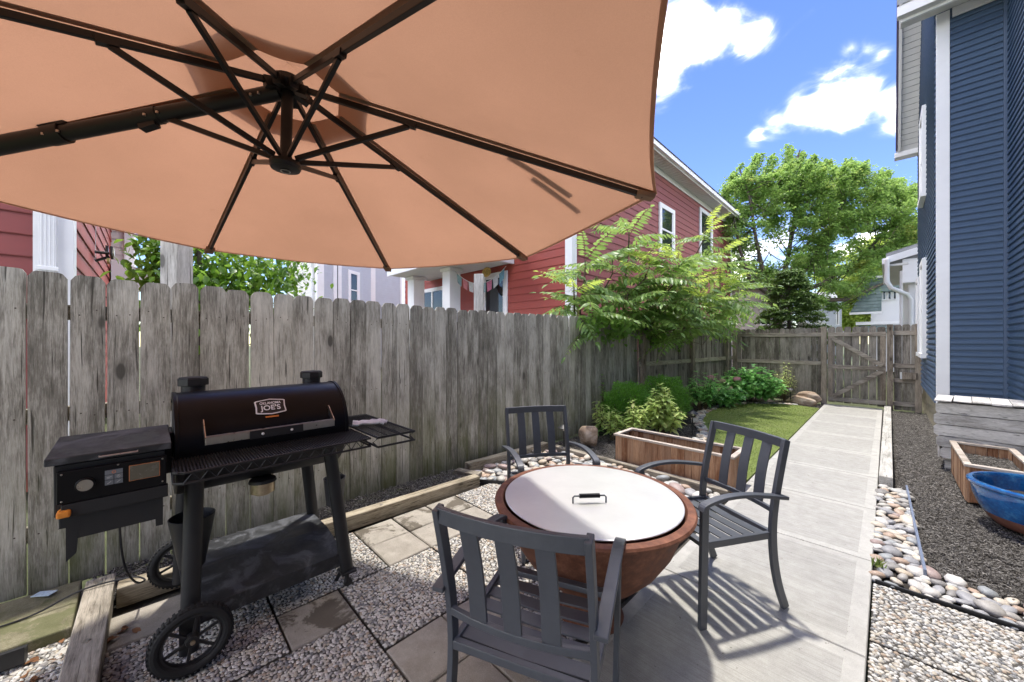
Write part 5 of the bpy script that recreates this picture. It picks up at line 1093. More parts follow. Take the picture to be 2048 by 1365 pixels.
m = MB(); q = G(88, 1190, .06); m.bar(q+(-.04, -.035, 0), q+(.02, .035, .003), .045, .003); o = m.build('cord_tag', paint('pale_blue_tag', (.45, .55, .62), .5, 0, .3, 60), None, loc=tuple(q)); tag(o, 'pale blue paper tag lying on the mossy slab at the cord end', 'tag')
def glove():
    c = np.array([-2.26, .985, .930]); th_ = thing('work_glove', tuple(c), 'crumpled pale work glove lying on the wire side shelf of the grill', 'glove')
    mt = paint('off_white_leather', (.70, .72, .74), .8, 0, .15, 30, bump=.3); d = np.array([.35, .94, 0.]); s = np.array([.94, -.35, 0.])
    m = MB(); m.sweep([c-d*.075+(0, 0, .012), c-d*.05+(0, 0, .018), c-d*.01+(0, 0, .014), c+d*.03+(0, 0, .012)], .075, .024, side=tuple(s), n=10); m.build('palm', mt, th_, smooth=True)
    for i, (o_, L_, k) in enumerate(((-.030, .060, -.2), (-.010, .072, .0), (.010, .068, .15), (.029, .050, .3))):
        dd = d*math.cos(k)+s*math.sin(k); m = MB(); b0 = c+d*.025+s*o_; m.sweep([b0+(0, 0, .012), b0+dd*L_*.5+(0, 0, .018), b0+dd*L_+(0, 0, .008)], .019, .016, n=8); m.build('finger', mt, th_, smooth=True)
    m = MB(); b0 = c-s*.035-d*.01; m.sweep([b0+(0, 0, .01), b0-s*.025+d*.02+(0, 0, .014), b0-s*.03+d*.045+(0, 0, .008)], .02, .016, n=8); m.build('thumb', mt, th_, smooth=True)
    m = MB(); m.sweep([c-d*.074+(0, 0, .012), c-d*.105+(0, 0, .018)], .092, .030, side=tuple(s), n=10); m.build('cuff', mt, th_, smooth=True)
glove()

# ---------------------------------------------------------------- planters, pot, boulders, path lights
def cedar_box(x0, x1, y0, y1, h_, z0, label, soil=True, seed=1):
    t = thing('cedar_planter', ((x0+x1)/2, (y0+y1)/2, z0), label, 'planter', 'cedar planter boxes'); rg = random.Random(seed); s = .018
    def run(a, b_, nrm):
        a = np.array(a, float); b_ = np.array(b_, float); L_ = np.linalg.norm(b_-a); n = round(L_/.072); d = (b_-a)/L_; p = L_/n
        for i in range(n):
            m = MB(); q0 = a+d*(i*p+.0015); q1 = a+d*((i+1)*p-.0015); o = np.array(nrm)*rg.uniform(0, .003)
            V = [(*(q0+o), z0), (*(q1+o), z0), (*(q1+o), z0+h_-.026), (*(q0+o), z0+h_-.026)]; V += [(x-nrm[0]*.014, y-nrm[1]*.014, z) for x, y, z in V]
            m.add(V, [(0,1,2,3),(7,6,5,4),(0,4,5,1),(1,5,6,2),(2,6,7,3),(3,7,4,0)]); m.build('board', M['cedar'], t)
    run((x0+s, y0), (x1-s, y0), (0, -1)); run((x0+s, y1), (x1-s, y1), (0, 1)); run((x0, y0+s), (x0, y1-s), (-1, 0)); run((x1, y0+s), (x1, y1-s), (1, 0))
    for (x, y) in ((x0+.006, y0+.006), (x1-.034, y0+.006), (x0+.006, y1-.034), (x1-.034, y1-.034)): boardbox(t, 'corner_post', x, x+.028, y, y+.028, z0-.01, z0+h_-.027, M['cedar'])
    zc = z0+h_-.025; w = .048; e = .012
    for (a0, a1, b0, b1) in ((x0-e, x1+e, y0-e, y0-e+w), (x0-e, x1+e, y1+e-w, y1+e), (x0-e, x0-e+w, y0-e+w+.002, y1+e-w-.002), (x1+e-w, x1+e, y0-e+w+.002, y1+e-w-.002)): boardbox(t, 'top_rail', a0, a1, b0, b1, zc, zc+.024, M['cedarcap'])
    boardbox(t, 'floor', x0+.016, x1-.016, y0+.016, y1-.016, z0+.02, z0+.05, M['soil'])
    if soil:
        boardbox(t, 'soil', x0+.02, x1-.02, y0+.02, y1-.02, z0+.051, z0+h_*.62, M['soil']); V, F = splinters(2500, uni(x0+.03, x1-.03, y0+.03, y1-.03), seed, .01, .03, z0+h_*.62); link('soil_chips', raw_mesh('soil_chips', V-np.array(root_off(t)), F, M['mulch']), t, kind='stuff')
    return t
cedar_box(-2.27, -1.02, 3.945, 4.36, .352, .0, 'empty reddish cedar planter box between the far chair and the turf, left of the path', soil=False, seed=2)
cedar_box(.495, .905, 5.20, 6.30, .335, .02, 'cedar planter box filled with soil behind the blue pot, against the grey picket planter', seed=3)
pot = thing('glazed_pot', (.87, 4.80, .02), 'round glazed blue ceramic pot with brown foot, cut by the right edge of the picture', 'pot')
pc = (.87, 4.80, .02)
m = MB(); m.lathe([(.335, .088), (.362, .14), (.385, .21), (.392, .265), (.390, .285), (.402, .290), (.412, .300), (.412, .315), (.400, .325), (.380, .325), (.370, .31), (.366, .26), (.34, .12), (.30, .06), (0, .06)], pc, 72, sx=1.0, sy=.92); m.build('pot_body', M['glaze'], pot, smooth=True)
m = MB(); m.lathe([(0, 0), (.262, 0), (.275, .006), (.31, .045), (.335, .0878)], pc, 72, sx=1.0, sy=.92); m.build('pot_foot', M['clay'], pot, smooth=True)
m = MB(); m.lathe([(0, .20), (.30, .20), (.355, .195)], pc, 40, sx=1.0, sy=.92); m.build('soil', M['soil'], pot)
# raised planter of dog-eared pickets
pk = thing('picket_planter', (.9, 6.6, 0), 'large grey raised planter of horizontal dog-eared pickets against the blue house', 'planter')
d = np.array([.995, -.10]); d /= np.linalg.norm(d); nrm = np.array([-d[1], d[0]]); o0 = np.array([.375, 6.42]); rg = random.Random(4)
def pkp(s, o, z): q = o0 + d*s + nrm*o; return (q[0], q[1], z)
for k in range(5):
    zb = .125+k*.127; hh = .120; Lk = 1.75; c = .022; ins = (.05, .02, 0, 0, .015)[k]
    poly = [(ins+c, 0), (Lk, 0), (Lk, hh), (ins+c, hh), (ins, hh-c), (ins, c)]
    for off in (0, .56):
        m = MB(); m.prism([(x, z) for x, z in poly], off, off+.016, tf=lambda v: pkp(v[0], v[2]+rg.uniform(0, .0005), zb+v[1])); m.build('picket', M['picket'], pk, bevel=.002)
for k in range(4):
    m = MB(); x = .022; m.prism([(.017+k*.138, .125), (.017+k*.138+.133, .125), (.017+k*.138+.133, .76+rg.uniform(-.01, .01)), (.017+k*.138, .76+rg.uniform(-.01, .01))], 0, .016, tf=lambda v: pkp(.03+v[2], v[0], v[1])); m.build('end_board', M['picketend'], pk, bevel=.002)
for k in range(13):
    m = MB(); a = k*.132+.01; w = .128; j = rg.uniform(-.02, .02); e0 = -.03+rg.uniform(-.015, .012)
    m.prism([(a+j*.3, e0), (a+w+j*.3, e0+rg.uniform(-.02, .015)), (a+w, .60), (a, .60)], .765+rg.uniform(0, .012), .78+rg.uniform(0, .01), tf=lambda v: pkp(v[0], v[1], v[2])); m.build('cover_board', M['picketend'], pk, bevel=.002)
for s, o in ((.08, .05), (.08, .5), (.27, .05), (1.6, .05), (1.6, .5)):
    m = MB(); m.prism([(s, o), (s+.08, o), (s+.08, o+.08), (s, o+.08)], -.03, .134, tf=lambda v: pkp(v[0], v[1], v[2])); m.build('foot', M['picket'], pk)
def boulder(name, c, sx, sy, sz, seed, label, rz=0.):
    rg = np.random.default_rng(seed); import bmesh
    bm = bmesh.new(); bmesh.ops.create_icosphere(bm, subdivisions=4, radius=1.0); D = rg.normal(0, 1, (9, 3)); D /= np.linalg.norm(D, axis=1)[:, None]; cut = rg.uniform(.62, .92, 9); ph = rg.uniform(0, 6, 6)
    for v in bm.verts:
        p = np.array(v.co)
        for dd, k in zip(D, cut):
            q = p @ dd
            if q > k: p = p - dd*(q-k)*.85
        p = p*(1+.03*math.sin(5*p[0]+ph[0])*math.sin(4*p[1]+ph[1])+.015*math.sin(13*p[2]+ph[2]+3*p[0]))
        ca, sa = math.cos(rz), math.sin(rz); x, y = p[0]*sx, p[1]*sy; v.co = (x*ca-y*sa, x*sa+y*ca, p[2]*sz)
    me = bpy.data.meshes.new(name); bm.to_mesh(me); bm.free(); me.materials.append(M['rock'])
    me.polygons.foreach_set('use_smooth', np.ones(len(me.polygons), dtype=bool)); o = link(name, me, None, c); return tag(o, label, 'boulder')
boulder('boulder', (-2.95, 4.42, .10), .155, .125, .175, 3, 'tan rounded boulder on mulch beside the fence, left of the cedar planter', .5)
boulder('boulder', (-1.38, 10.62, .07), .30, .16, .15, 8, 'long pale flat boulder at the far edge of the turf near the gate', -.1)
boulder('boulder', (-1.28, 10.88, .14), .24, .14, .15, 12, 'reddish boulder leaning just behind the pale flat one near the gate', .2)
def path_light():
    r = thing('path_light', (0, 0, 0), 'x', 'garden light', 'black path lights'); m = MB(); m.tube([(0, 0, -.02), (0, 0, .31)], .009, 8); m.build('stake', M['blackmatte'], r, smooth=True)
    m = MB(); m.lathe([(.012, .28), (.022, .285), (.024, .325), (0, .325)], (0, 0, 0), 16); m.build('lens', M['steel'], r, smooth=True)
    m = MB(); m.lathe([(.0, .385), (.008, .384), (.012, .368), (.045, .352), (.082, .322), (.080, .319), (.04, .343), (0, .35)], (0, 0, 0), 24); m.build('lamp_shade', M['blackmatte'], r, smooth=True); return r
l0 = path_light()
for i, (x, y, lab) in enumerate(((-2.13, 6.05, 'black path light beside the boxwood, between the cedar planter and the lawn'), (-1.56, 10.56, 'black path light at the far edge of the lawn left of the pale boulder'), (-2.99, 3.90, 'black path light behind the far chair, close to the grey fence'))):
    o = l0 if i == 0 else copy_tree(l0); o.location = (x, y, 0); o['label'] = lab
    if i == 2: o.scale = (1, 1, .95)
# ---------------------------------------------------------------- plants
def unit(a): return a/np.maximum(np.linalg.norm(a, axis=-1, keepdims=True), 1e-9)
def leaves(pos, d, up, L_, W, fold=.15, droop=.2, big=False):
    """leaf blades: pos (N,3) base, d direction, up rough normal, L length, W width"""
    n = len(pos); d = unit(d); s = unit(np.cross(d, up)); u = np.cross(s, d); L_ = L_[:, None]; W = W[:, None]
    if not big:
        V = np.stack([pos, pos+d*L_*.42-s*W*.5+u*W*fold, pos+d*L_-u*L_*droop, pos+d*L_*.42+s*W*.5+u*W*fold], 1)
        F = np.array([(0, 2, 1), (0, 3, 2)])
    else:
        f = lambda t, w, o: pos+d*L_*t+s*W*w+u*(W*abs(w)*fold*2 - L_*droop*t*t) + u*o
        V = np.stack([f(0, 0, 0), f(.18, -.34, 0), f(.20, 0, 0), f(.18, .34, 0), f(.45, -.5, 0), f(.50, 0, 0), f(.45, .5, 0), f(.76, -.27, 0), f(.78, 0, 0), f(.76, .27, 0), f(1, 0, 0)], 1)
        F = np.array([(0,2,1),(0,3,2),(1,2,5),(1,5,4),(2,3,6),(2,6,5),(4,5,8),(4,8,7),(5,6,9),(5,9,8),(7,8,10),(8,9,10)])
    k = V.shape[1]; F = F[None]+(np.arange(n)*k)[:, None, None]; return V.reshape(-1, 3), F.reshape(-1, 3)
def merge(parts_):
    Vs, Fs, b = [], [], 0
    for V, F in parts_: Vs.append(V); Fs.append(F+b); b += len(V)
    return np.concatenate(Vs), np.concatenate(Fs)
def foliage(name, parts_, mat, parent, smooth=False, kind='stuff'):
    V, F = merge(parts_); return link(name, raw_mesh(name, V-np.array(root_off(parent)), F, mat, smooth=smooth), parent, kind=kind)
def limb(m, pts, r0, r1, n=8):
    P = [np.array(p, float) for p in pts]; b = len(m.v); V = []; K = len(P)
    for i, p in enumerate(P):
        d = P[min(i+1, K-1)]-P[max(i-1, 0)]; d /= np.linalg.norm(d)+1e-9; s = np.cross(d, (.3, .9, .1)); s /= np.linalg.norm(s); u = np.cross(s, d); r = r0+(r1-r0)*i/(K-1)
        V += [p+(s*math.cos(2*PI*k/n)+u*math.sin(2*PI*k/n))*r for k in range(n)]
    m.add(V, [(i*n+k, (i+1)*n+k, (i+1)*n+(k+1) % n, i*n+(k+1) % n) for i in range(K-1) for k in range(n)])
def spray_tree(root, rg, sprays, nl, lsize, mat, flat=.5, name='crown', wid=.6, upb=.4):
    """sprays: list of (base, tip, radius): leaves gathered along each twig"""
    Ps, Ds, Ls = [], [], []
    for (a, b_, r) in sprays:
        n = max(4, int(nl*rg.uniform(.7, 1.3))); t = rg.random(n)**.8; base = a+(b_-a)*t[:, None]; o = rg.normal(0, 1, (n, 3))*r*(1.05-.75*t)[:, None]; o[:, 2] *= flat
        Ps.append(base+o); dd = unit(o+(b_-a)*.4/np.linalg.norm(b_-a)+rg.normal(0, .35, (n, 3))); Ds.append(dd); Ls.append(rg.uniform(.7, 1.25, n)*lsize)
    P = np.concatenate(Ps); D = np.concatenate(Ds); L_ = np.concatenate(Ls); n = len(P)
    up = unit(np.stack([rg.normal(0, .45, n), rg.normal(0, .45, n), np.full(n, 1.0)], 1)); D[:, 2] -= .25
    return foliage(name, [leaves(P, D, up, L_, L_*wid, .12, .12)], mat, root)

# big maple behind the gate
def maple():
    rg = np.random.default_rng(21); base = np.array([*AT(1556, 700, 17.5)[:2], 0.]); root = thing('maple_tree', tuple(base), 'large airy maple with yellow green crown rising behind the back fence', 'tree'); m = MB()
    P = lambda px, py, d: AT(px, py, d)
    fork = P(1552, 600, 17.5); limb(m, [base, base+(.05, 0, 1.5), fork], .24, .17)
    mains = [[fork, P(1530, 560, 17.4), P(1512, 480, 17.2), P(1500, 400, 17), P(1480, 340, 17)], [fork, P(1575, 520, 17.8), P(1590, 430, 18), P(1590, 340, 18), P(1600, 300, 18)],
             [fork, P(1610, 540, 17.6), P(1660, 470, 17.4), P(1690, 390, 17.2), P(1720, 330, 17)], [fork, P(1640, 570, 18), P(1720, 520, 18.2), P(1780, 450, 18.4), P(1810, 390, 18.5)],
             [fork, P(1500, 560, 16.8), P(1480, 500, 16.6), P(1465, 420, 16.5)], [fork, P(1570, 560, 19), P(1620, 480, 19.8), P(1660, 400, 20), P(1650, 330, 20)], [fork, P(1690, 600, 17.4), P(1760, 570, 17.4), P(1830, 540, 17.5)]]
    for L in mains: limb(m, L, .12, .03)
    segs = []
    for L in mains:
        for a, b_ in zip(L[1:-1], L[2:]): segs.append((a, b_))
        segs.append((L[-2], L[-1]))
    tips = [(1455, 395), (1470, 350), (1492, 330), (1520, 312), (1545, 305), (1583, 290), (1606, 300), (1632, 312), (1655, 320), (1700, 318), (1725, 325), (1780, 345), (1775, 335), (1825, 380), (1450, 440), (1840, 430), (1448, 480)]
    sprays = []
    for px, py in tips:
        for _ in range(3):
            d = rg.uniform(16.6, 19); tip = P(px+rg.uniform(-9, 9), py+rg.uniform(-4, 10), d); bs = tip + np.array([-.35, -.2, -1.25])*rg.uniform(.8, 1.3) + rg.normal(0, .15, 3); sprays.append((bs, tip, .17)); sprays.append((bs-(.2, .1, .7), bs+(.1, 0, .3), .33)); limb(m, [bs-(.3, .2, .6), bs, tip], .022, .006, 4)
    env = []
    while len(env) < 370:
        px = rg.uniform(1450, 1835); py = rg.uniform(330, 630); c = (px-1640)/200
        top = 332 + 55*abs(c)**2.2
        if py < top: continue
        if px < 1500 and py > 545: continue
        if 1500 < px < 1600 and py > 585 : continue
        if px > 1690 and py > 560: continue
        dens = .55 + .45*math.sin(px*.041+1.3)*math.sin(py*.057+.6) + (.25 if py < 470 else 0)
        if 1480 < px < 1580 and 440 < py < 560: dens -= .45
        if rg.random() > dens: continue
        env.append((px, py))
    for px, py in env:
        d = rg.uniform(16.2, 20.5); tip = P(px, py, d); a, b_ = segs[rg.integers(len(segs))]
        best = min(segs, key=lambda s: np.linalg.norm((s[0]+s[1])/2-tip)); q = best[0]+(best[1]-best[0])*rg.random(); dv = tip-q; L_ = np.linalg.norm(dv)
        limb(m, [q, q+dv*.5+(0, 0, -.1), tip], .03, .006, 4); bs = tip - dv/L_*min(L_, .9)*rg.uniform(.6, 1); sprays.append((bs+(0, 0, -.05), tip+(.2, 0, .22), rg.uniform(.20, .38)))
    m.build('trunk', M['bark'], root, smooth=True); spray_tree(root, rg, sprays, 215, .115, M['maple'], flat=.36, name='foliage', wid=.85)
maple()
def blob_tree(name, label, cat, clumps, nl, lsize, mat, seed, trunk=None, flat=.6, wid=.6, group=None):
    rg = np.random.default_rng(seed); c0 = clumps[0][0]; root = thing(name, (float(c0[0]), float(c0[1]), 0), label, cat, group)
    m = MB(); b = np.array([c0[0], c0[1], 0.])
    tr = trunk or .15; limb(m, [b, b+(0, 0, c0[2]*.5), c0], tr, tr*.5)
    sp = []
    for c, r in clumps:
        limb(m, [b+(0, 0, c0[2]*.45), (b+c)/2+(0, 0, c0[2]*.2), c], tr*.4, .02, 5)
        for _ in range(int(10+r*9)):
            u = rg.normal(0, 1, 3); u /= np.linalg.norm(u); q = c+u*r*rg.uniform(.55, 1)*np.array([1, 1, .8]); sp.append((c+(q-c)*.5, q, r*.26))
    m.build('trunk', M['bark'], root, smooth=True); spray_tree(root, rg, sp, nl, lsize, mat, flat, 'foliage', wid); return root
P_ = AT
blob_tree('leafy_tree', 'bright yellow green tree far behind, seen low between the maple and the stucco house', 'tree', [(P_(1700, 600, 34), 2.0), (P_(1685, 560, 34), 2.2), (P_(1712, 640, 33), 1.6), (P_(1740, 560, 35), 2.2), (P_(1690, 640, 34), 1.6)], 110, .30, M['fartree'], 31, .3)
blob_tree('leafy_tree', 'tall soft green tree far behind, above the white annex beside the blue house', 'tree', [(P_(1790, 520, 30), 2.6), (P_(1820, 480, 30), 2.2), (P_(1760, 500, 31), 2.2), (P_(1845, 540, 30), 2.6), (P_(1780, 560, 31), 2.0), (P_(1750, 540, 30), 1.8)], 110, .28, M['fartree'], 32, .3)
blob_tree('leafy_tree', 'dim green tree behind the beige house, left of the maple trunk', 'tree', [(P_(1490, 560, 30), 2.2), (P_(1470, 600, 30), 2.0), (P_(1530, 600, 29), 1.5)], 90, .26, M['maple'], 33, .25)
def hemlock():
    rg = np.random.default_rng(41); base = np.array([*AT(1578, 700, 13.6)[:2], 0.]); root = thing('conifer_tree', tuple(base), 'dense dark green conifer just behind the back fence under the maple', 'tree'); m = MB(); limb(m, [base, base+(0, 0, 4.1)], .10, .02); sp = []
    for k in range(230):
        z = .8+3.3*rg.random()**.9; R = 1.6*(1-(z-.6)/3.9)**.7; a = rg.uniform(0, 2*PI); q = base+np.array([math.cos(a)*R, math.sin(a)*R, z-.12]); sp.append((base+np.array([0, 0, z])*1+(q-base-np.array([0, 0, z]))*.35, q, .13)); limb(m, [base+(0, 0, z), q], .012, .004, 4)
    m.build('trunk', M['bark'], root, smooth=True); spray_tree(root, rg, sp, 120, .085, M['hemlock'], .35, 'foliage', .5)
hemlock()

# pinnate-leaved young tree leaning over the fence
def frond_mesh(rg, mat, n=9, L_=.75, ll=.15):
    parts_ = []; t = np.linspace(.12, .97, n); P = []; D = []; W = []; S = []
    for s in (-1, 1):
        tt = t + rg.uniform(-.012, .012, n); pos = np.stack([tt*L_, np.zeros(n), -.42*L_*tt**2.0], 1); sz = ll*np.sin(np.clip(tt*.9+.18, 0, 1)*PI)**.45*rg.uniform(.85, 1.1, n)
        d = np.stack([np.full(n, .45)+.35*tt, s*np.ones(n), -.45-.35*rg.random(n)], 1); P.append(pos); D.append(d); S.append(sz)
    P.append(np.array([[L_*.97, 0, -.42*L_*.97**2.0]])); D.append(np.array([[1, 0, -.5]])); S.append(np.array([ll*.8]))
    P = np.concatenate(P); D = np.concatenate(D); S = np.concatenate(S); N_ = len(P); up = np.tile([0, 0, 1.], (N_, 1))+rg.normal(0, .18, (N_, 3))
    V, F = leaves(P, D, up, S, S*.34, .10, .22, big=True); m = MB(); limb(m, [(x*L_, 0, -.42*L_*x**2.0) for x in np.linspace(0, .97, 7)], .0045, .0015, 5)
    me = raw_mesh('frond', np.concatenate([V, np.array(m.v)]), [tuple(f) for f in F.tolist()] + [tuple(len(V)+i for i in f) for f in m.f], [mat, M['stem']], [0]*len(F)+[1]*len(m.f)); return me
def sumac():
    rg = np.random.default_rng(51); base = np.array([-3.95, 7.2, 0]); root = thing('pinnate_tree', tuple(base), 'young tree with long feathery pinnate leaves arching over the grey fence', 'tree')
    FM = [frond_mesh(rg, M['sumac'], int(rg.integers(11, 14)), .95, .20) for _ in range(5)]; FY = [frond_mesh(rg, M['sumacy'], int(rg.integers(10, 13)), .85, .18) for _ in range(3)]
    tips = [(1258, 455, 7.0, 0), (1300, 505, 6.9, 1), (1345, 545, 6.8, 0), (1408, 455, 8.3, 1), (1435, 505, 8.2, 1), (1380, 560, 7.4, 1), (1448, 585, 8.0, 0), (1148, 565, 6.0, 1), (1180, 600, 6.0, 0), (1255, 585, 6.5, 0), (1320, 610, 6.9, 0), (1400, 615, 7.6, 0), (1290, 530, 6.6, 1), (1225, 520, 6.7, 0), (1475, 555, 8.6, 1), (1355, 505, 7.2, 1), (1170, 520, 6.4, 0), (1330, 580, 6.9, 1), (1400, 590, 7.5, 1), (1440, 560, 8.0, 1), (1360, 630, 7.0, 0), (1300, 570, 6.8, 0)]
    m = MB(); k = 0
    roots = [base, base+(.1, 1.4, 0), base+(-.05, -1.5, 0)]
    for (px, py, d, yy) in tips:
        tip = AT(px, py, d); tip[0] = min(tip[0], tip[0]); b0 = min(roots, key=lambda r: abs(r[1]-tip[1])); limb(m, [b0, b0+(0, 0, 1.5), (b0+tip)/2+(-.05, 0, .55), tip-(0, 0, .25), tip], .025, .009, 6)
        n = 12 if py < 610 else 11; a0 = rg.uniform(0, 2*PI)
        for i in range(n):
            a = a0+2*PI*i/n*1.62+rg.uniform(-.2, .2); back = math.cos(a)
            yng = yy and i < 5; me = (FY if yng else FM)[rg.integers(3 if yng else 5)]
            o = link('frond', me, root); z = tip[2]-root.location.z-.045*i; o.location = (tip[0]-base[0], tip[1]-base[1], z); s = rg.uniform(.75, 1.15)*(.8 if yng else 1.0); o.scale = (s, s, s)
            pitch = -(.75-.085*i)+rg.uniform(-.15, .15); o.rotation_euler = (rg.uniform(-.3, .3), pitch*1.0, a); k += 1
    m.build('stem', M['stem'], root, smooth=True)
sumac()
# vine and leafy tangle hanging over the fence below it
def tangle():
    rg = np.random.default_rng(61); root = thing('climbing_vine', (-3.35, 7.6, 1.5), 'tangle of small green vine leaves hanging over the fence top under the feathery tree', 'vine'); P = []; m = MB()
    cl = [(1215, 640, 6.4, .26, 260), (1245, 655, 6.7, .26, 260), (1290, 640, 7.0, .26, 300), (1310, 675, 7.0, .20, 260), (1345, 660, 7.3, .26, 330), (1390, 650, 7.9, .3, 330), (1420, 665, 8.3, .24, 260), (1440, 640, 9.0, .32, 300), (1350, 690, 7.3, .14, 120), (1405, 690, 8.0, .16, 150), (1470, 625, 10, .35, 260), (1330, 640, 7.4, .3, 300), (1180, 655, 6.2, .15, 120)]
    for px, py, d, r, n in cl:
        d = min(9.4, 3.30/(.713-.7012*(px-1024)/737.0)); P.append(AT(px, py, d)+rg.normal(0, 1, (n, 3))*r*np.array([.5, .8, .55]))
    P = np.concatenate(P); n = len(P); D = rg.normal(0, 1, (n, 3)); D[:, 2] -= .6; L_ = rg.uniform(.06, .12, n); up = np.stack([rg.normal(.5, .4, n), rg.normal(-.3, .4, n), np.ones(n)], 1)
    foliage('foliage', [leaves(P, D, up, L_, L_*.72, .1, .2, big=True)], M['vine'], root)
    for a, b_ in zip(cl[:-2], cl[1:-1]): p, q = AT(*a[:3]), AT(*b_[:3]); limb(m, [p, (p+q)/2+(0, 0, .08), q], .006, .005, 5)
    m.build('stem', M['stem'], root)
tangle()
# broad-leaved bright tree at the left beyond the fence
def catalpa():
    rg = np.random.default_rng(71); base = np.array([*AT(398, 700, 5.0)[:2], 0]); root = thing('broad_leaf_tree', tuple(base), 'bright green broad leaved young tree behind the fence below the canopy edge', 'tree'); m = MB(); limb(m, [base, base+(0, 0, 1.6), AT(397, 470, 5.1)], .05, .035)
    P = []
    for px, py, d, r, n in ((325, 500, 4.7, .22, 200), (350, 545, 4.7, .26, 220), (430, 540, 5.2, .36, 260), (480, 545, 5.6, .38, 300), (530, 560, 6.0, .34, 240), (560, 545, 6.4, .36, 200), (320, 560, 4.7, .2, 120), (400, 480, 5.3, .5, 240), (470, 500, 5.8, .5, 260), (580, 550, 6.6, .22, 70), (430, 600, 5.2, .5, 260), (370, 620, 4.8, .4, 200), (530, 620, 6.0, .5, 200)):
        P.append(AT(px, py, d)+rg.normal(0, 1, (n, 3))*r*np.array([.75, .75, .6])); q = AT(px, py, d); limb(m, [base+(0, 0, 1.5), (base+(0, 0, 1.7)+q)/2, q], .02, .006, 5)
    P = np.concatenate(P); P = P[(P[:, 0] < -3.62)]; n = len(P); D = rg.normal(0, 1, (n, 3)); D[:, 2] -= .7; L_ = rg.uniform(.08, .15, n); up = np.stack([rg.normal(.3, .35, n), rg.normal(0, .35, n), np.ones(n)], 1)
    m.build('trunk', M['bark'], root, smooth=True); foliage('foliage', [leaves(P, D, up, L_, L_*.60, .10, .30, big=True)], M['catalpa'], root)
catalpa()
# boxwood mass
def boxwood():
    rg = np.random.default_rng(81); n_tot = 0
    for i, (c, r, sc, lab) in enumerate((((-2.98, 5.62, .36), (.36, .46, .40), 15000, 'left half of the dense boxwood mass against the fence, above the boulder'), ((-2.80, 6.55, .37), (.42, .50, .44), 15000, 'right half of the dense boxwood mass, behind the tall pale leaved plant'))):
        root = thing('boxwood_shrub', (c[0], c[1], 0), lab, 'shrub', 'clipped boxwood shrubs'); c = np.array(c); u = unit(rg.normal(0, 1, (sc, 3))); u = u[u[:, 2] > -.55]; n = len(u); lump = 1+.10*np.sin(u[:, 0]*9+i)*np.sin(u[:, 1]*8+2)+.07*np.sin(u[:, 2]*17)
        rad = (rg.random(n)**.22*lump*1.04); P = c+u*np.array(r)*rad[:, None]; P = P[P[:, 0] > -3.36]; n = len(P); u = unit(P-c)
        D = u+rg.normal(0, .55, (n, 3))+np.array([0, 0, .35]); L_ = rg.uniform(.022, .038, n); up = rg.normal(0, 1, (n, 3))
        # twigs poking out
        foliage('foliage', [leaves(P, D, up, L_, L_*.52, .1, .05)], M['box'], root); m = MB()
        for k in range(14): a = unit(rg.normal(0, 1, 3)); a[2] = abs(a[2]); limb(m, [(c[0], c[1], 0), c+a*np.array(r)*.9], .008, .003, 5)
        m.build('stem', M['stem'], root)
boxwood()
def leafy_plant(name, label, c, h_, spread, stems, pairs, ll, lw, mat, seed, cat='plant', lean=.25, group=None, d0=.25):
    rg = np.random.default_rng(seed); root = thing(name, (c[0], c[1], 0), label, cat, group); P, D, L_, U = [], [], [], []; m = MB(); tips = []
    for s in range(stems):
        a = rg.uniform(0, 2*PI); rr = spread*math.sqrt(rg.random()); hh = h_*rg.uniform(.65, 1.05)*(1-.35*(rr/spread)**2); b = np.array([c[0]+rr*.25*math.cos(a), c[1]+rr*.25*math.sin(a), 0]); t = np.array([c[0]+rr*math.cos(a), c[1]+rr*math.sin(a), hh]); mid = (b+t)/2+(0, 0, hh*.08); limb(m, [b, mid, t], .005, .003, 5); tips.append(t)
        for k in range(pairs):
            f = d0+(1-d0)*(k+1)/pairs; q = b*(1-f)**2+2*f*(1-f)*mid+f*f*t; a2 = rg.uniform(0, 2*PI) if k == 0 else a2+PI/2+rg.uniform(-.3, .3)
            for sgn in (0, PI):
                P.append(q); D.append((math.cos(a2+sgn), math.sin(a2+sgn), rg.uniform(-.25, .35))); L_.append(ll*rg.uniform(.75, 1.15)*(1-.45*max(0, f-.8)/.2)); U.append((rg.normal(0, .15), rg.normal(0, .15), 1))
        for k in range(3): aa = rg.uniform(0, 2*PI); P.append(t); D.append((math.cos(aa), math.sin(aa), .8)); L_.append(ll*.55); U.append((-.5*math.cos(aa), -.5*math.sin(aa), 1))
    P = np.array(P); D = np.array(D); L_ = np.array(L_); U = np.array(U); m.build('stem', M['stem'], root)
    foliage('foliage', [leaves(P, D, U, L_, L_*lw, .12, .30, big=True)], mat, root); return root, tips, rg
leafy_plant('leafy_plant', 'tall pale green pointed leaf plant in front of the boxwood, above the cedar planter', (-2.33, 5.45), .80, .27, 34, 11, .14, .50, M['lime'], 91)
leafy_plant('leafy_plant', 'middle pale green plant with yellowed leaves between two similar ones, by the cedar planter', (-2.60, 5.05), .56, .22, 20, 9, .125, .42, M['lime'], 92)
leafy_plant('leafy_plant', 'small slim pale green plant behind the left corner of the cedar planter', (-2.84, 4.84), .50, .12, 9, 8, .125, .42, M['lime'], 93)
leafy_plant('leafy_plant', 'light green serrated plant leaning out left of the boxwood by the fence', (-3.18, 5.02), .50, .17, 10, 8, .11, .32, M['lime'], 94)
leafy_plant('leafy_plant', 'low dark green plant at the fence foot above the tan boulder', (-3.14, 4.92), .16, .13, 10, 5, .07, .6, M['hyd'], 95)
leafy_plant('leafy_plant', 'slender climbing stem with few leaves rising against the fence left of the boxwood', (-3.28, 5.35), 1.0, .06, 3, 9, .07, .6, M['vine'], 96)
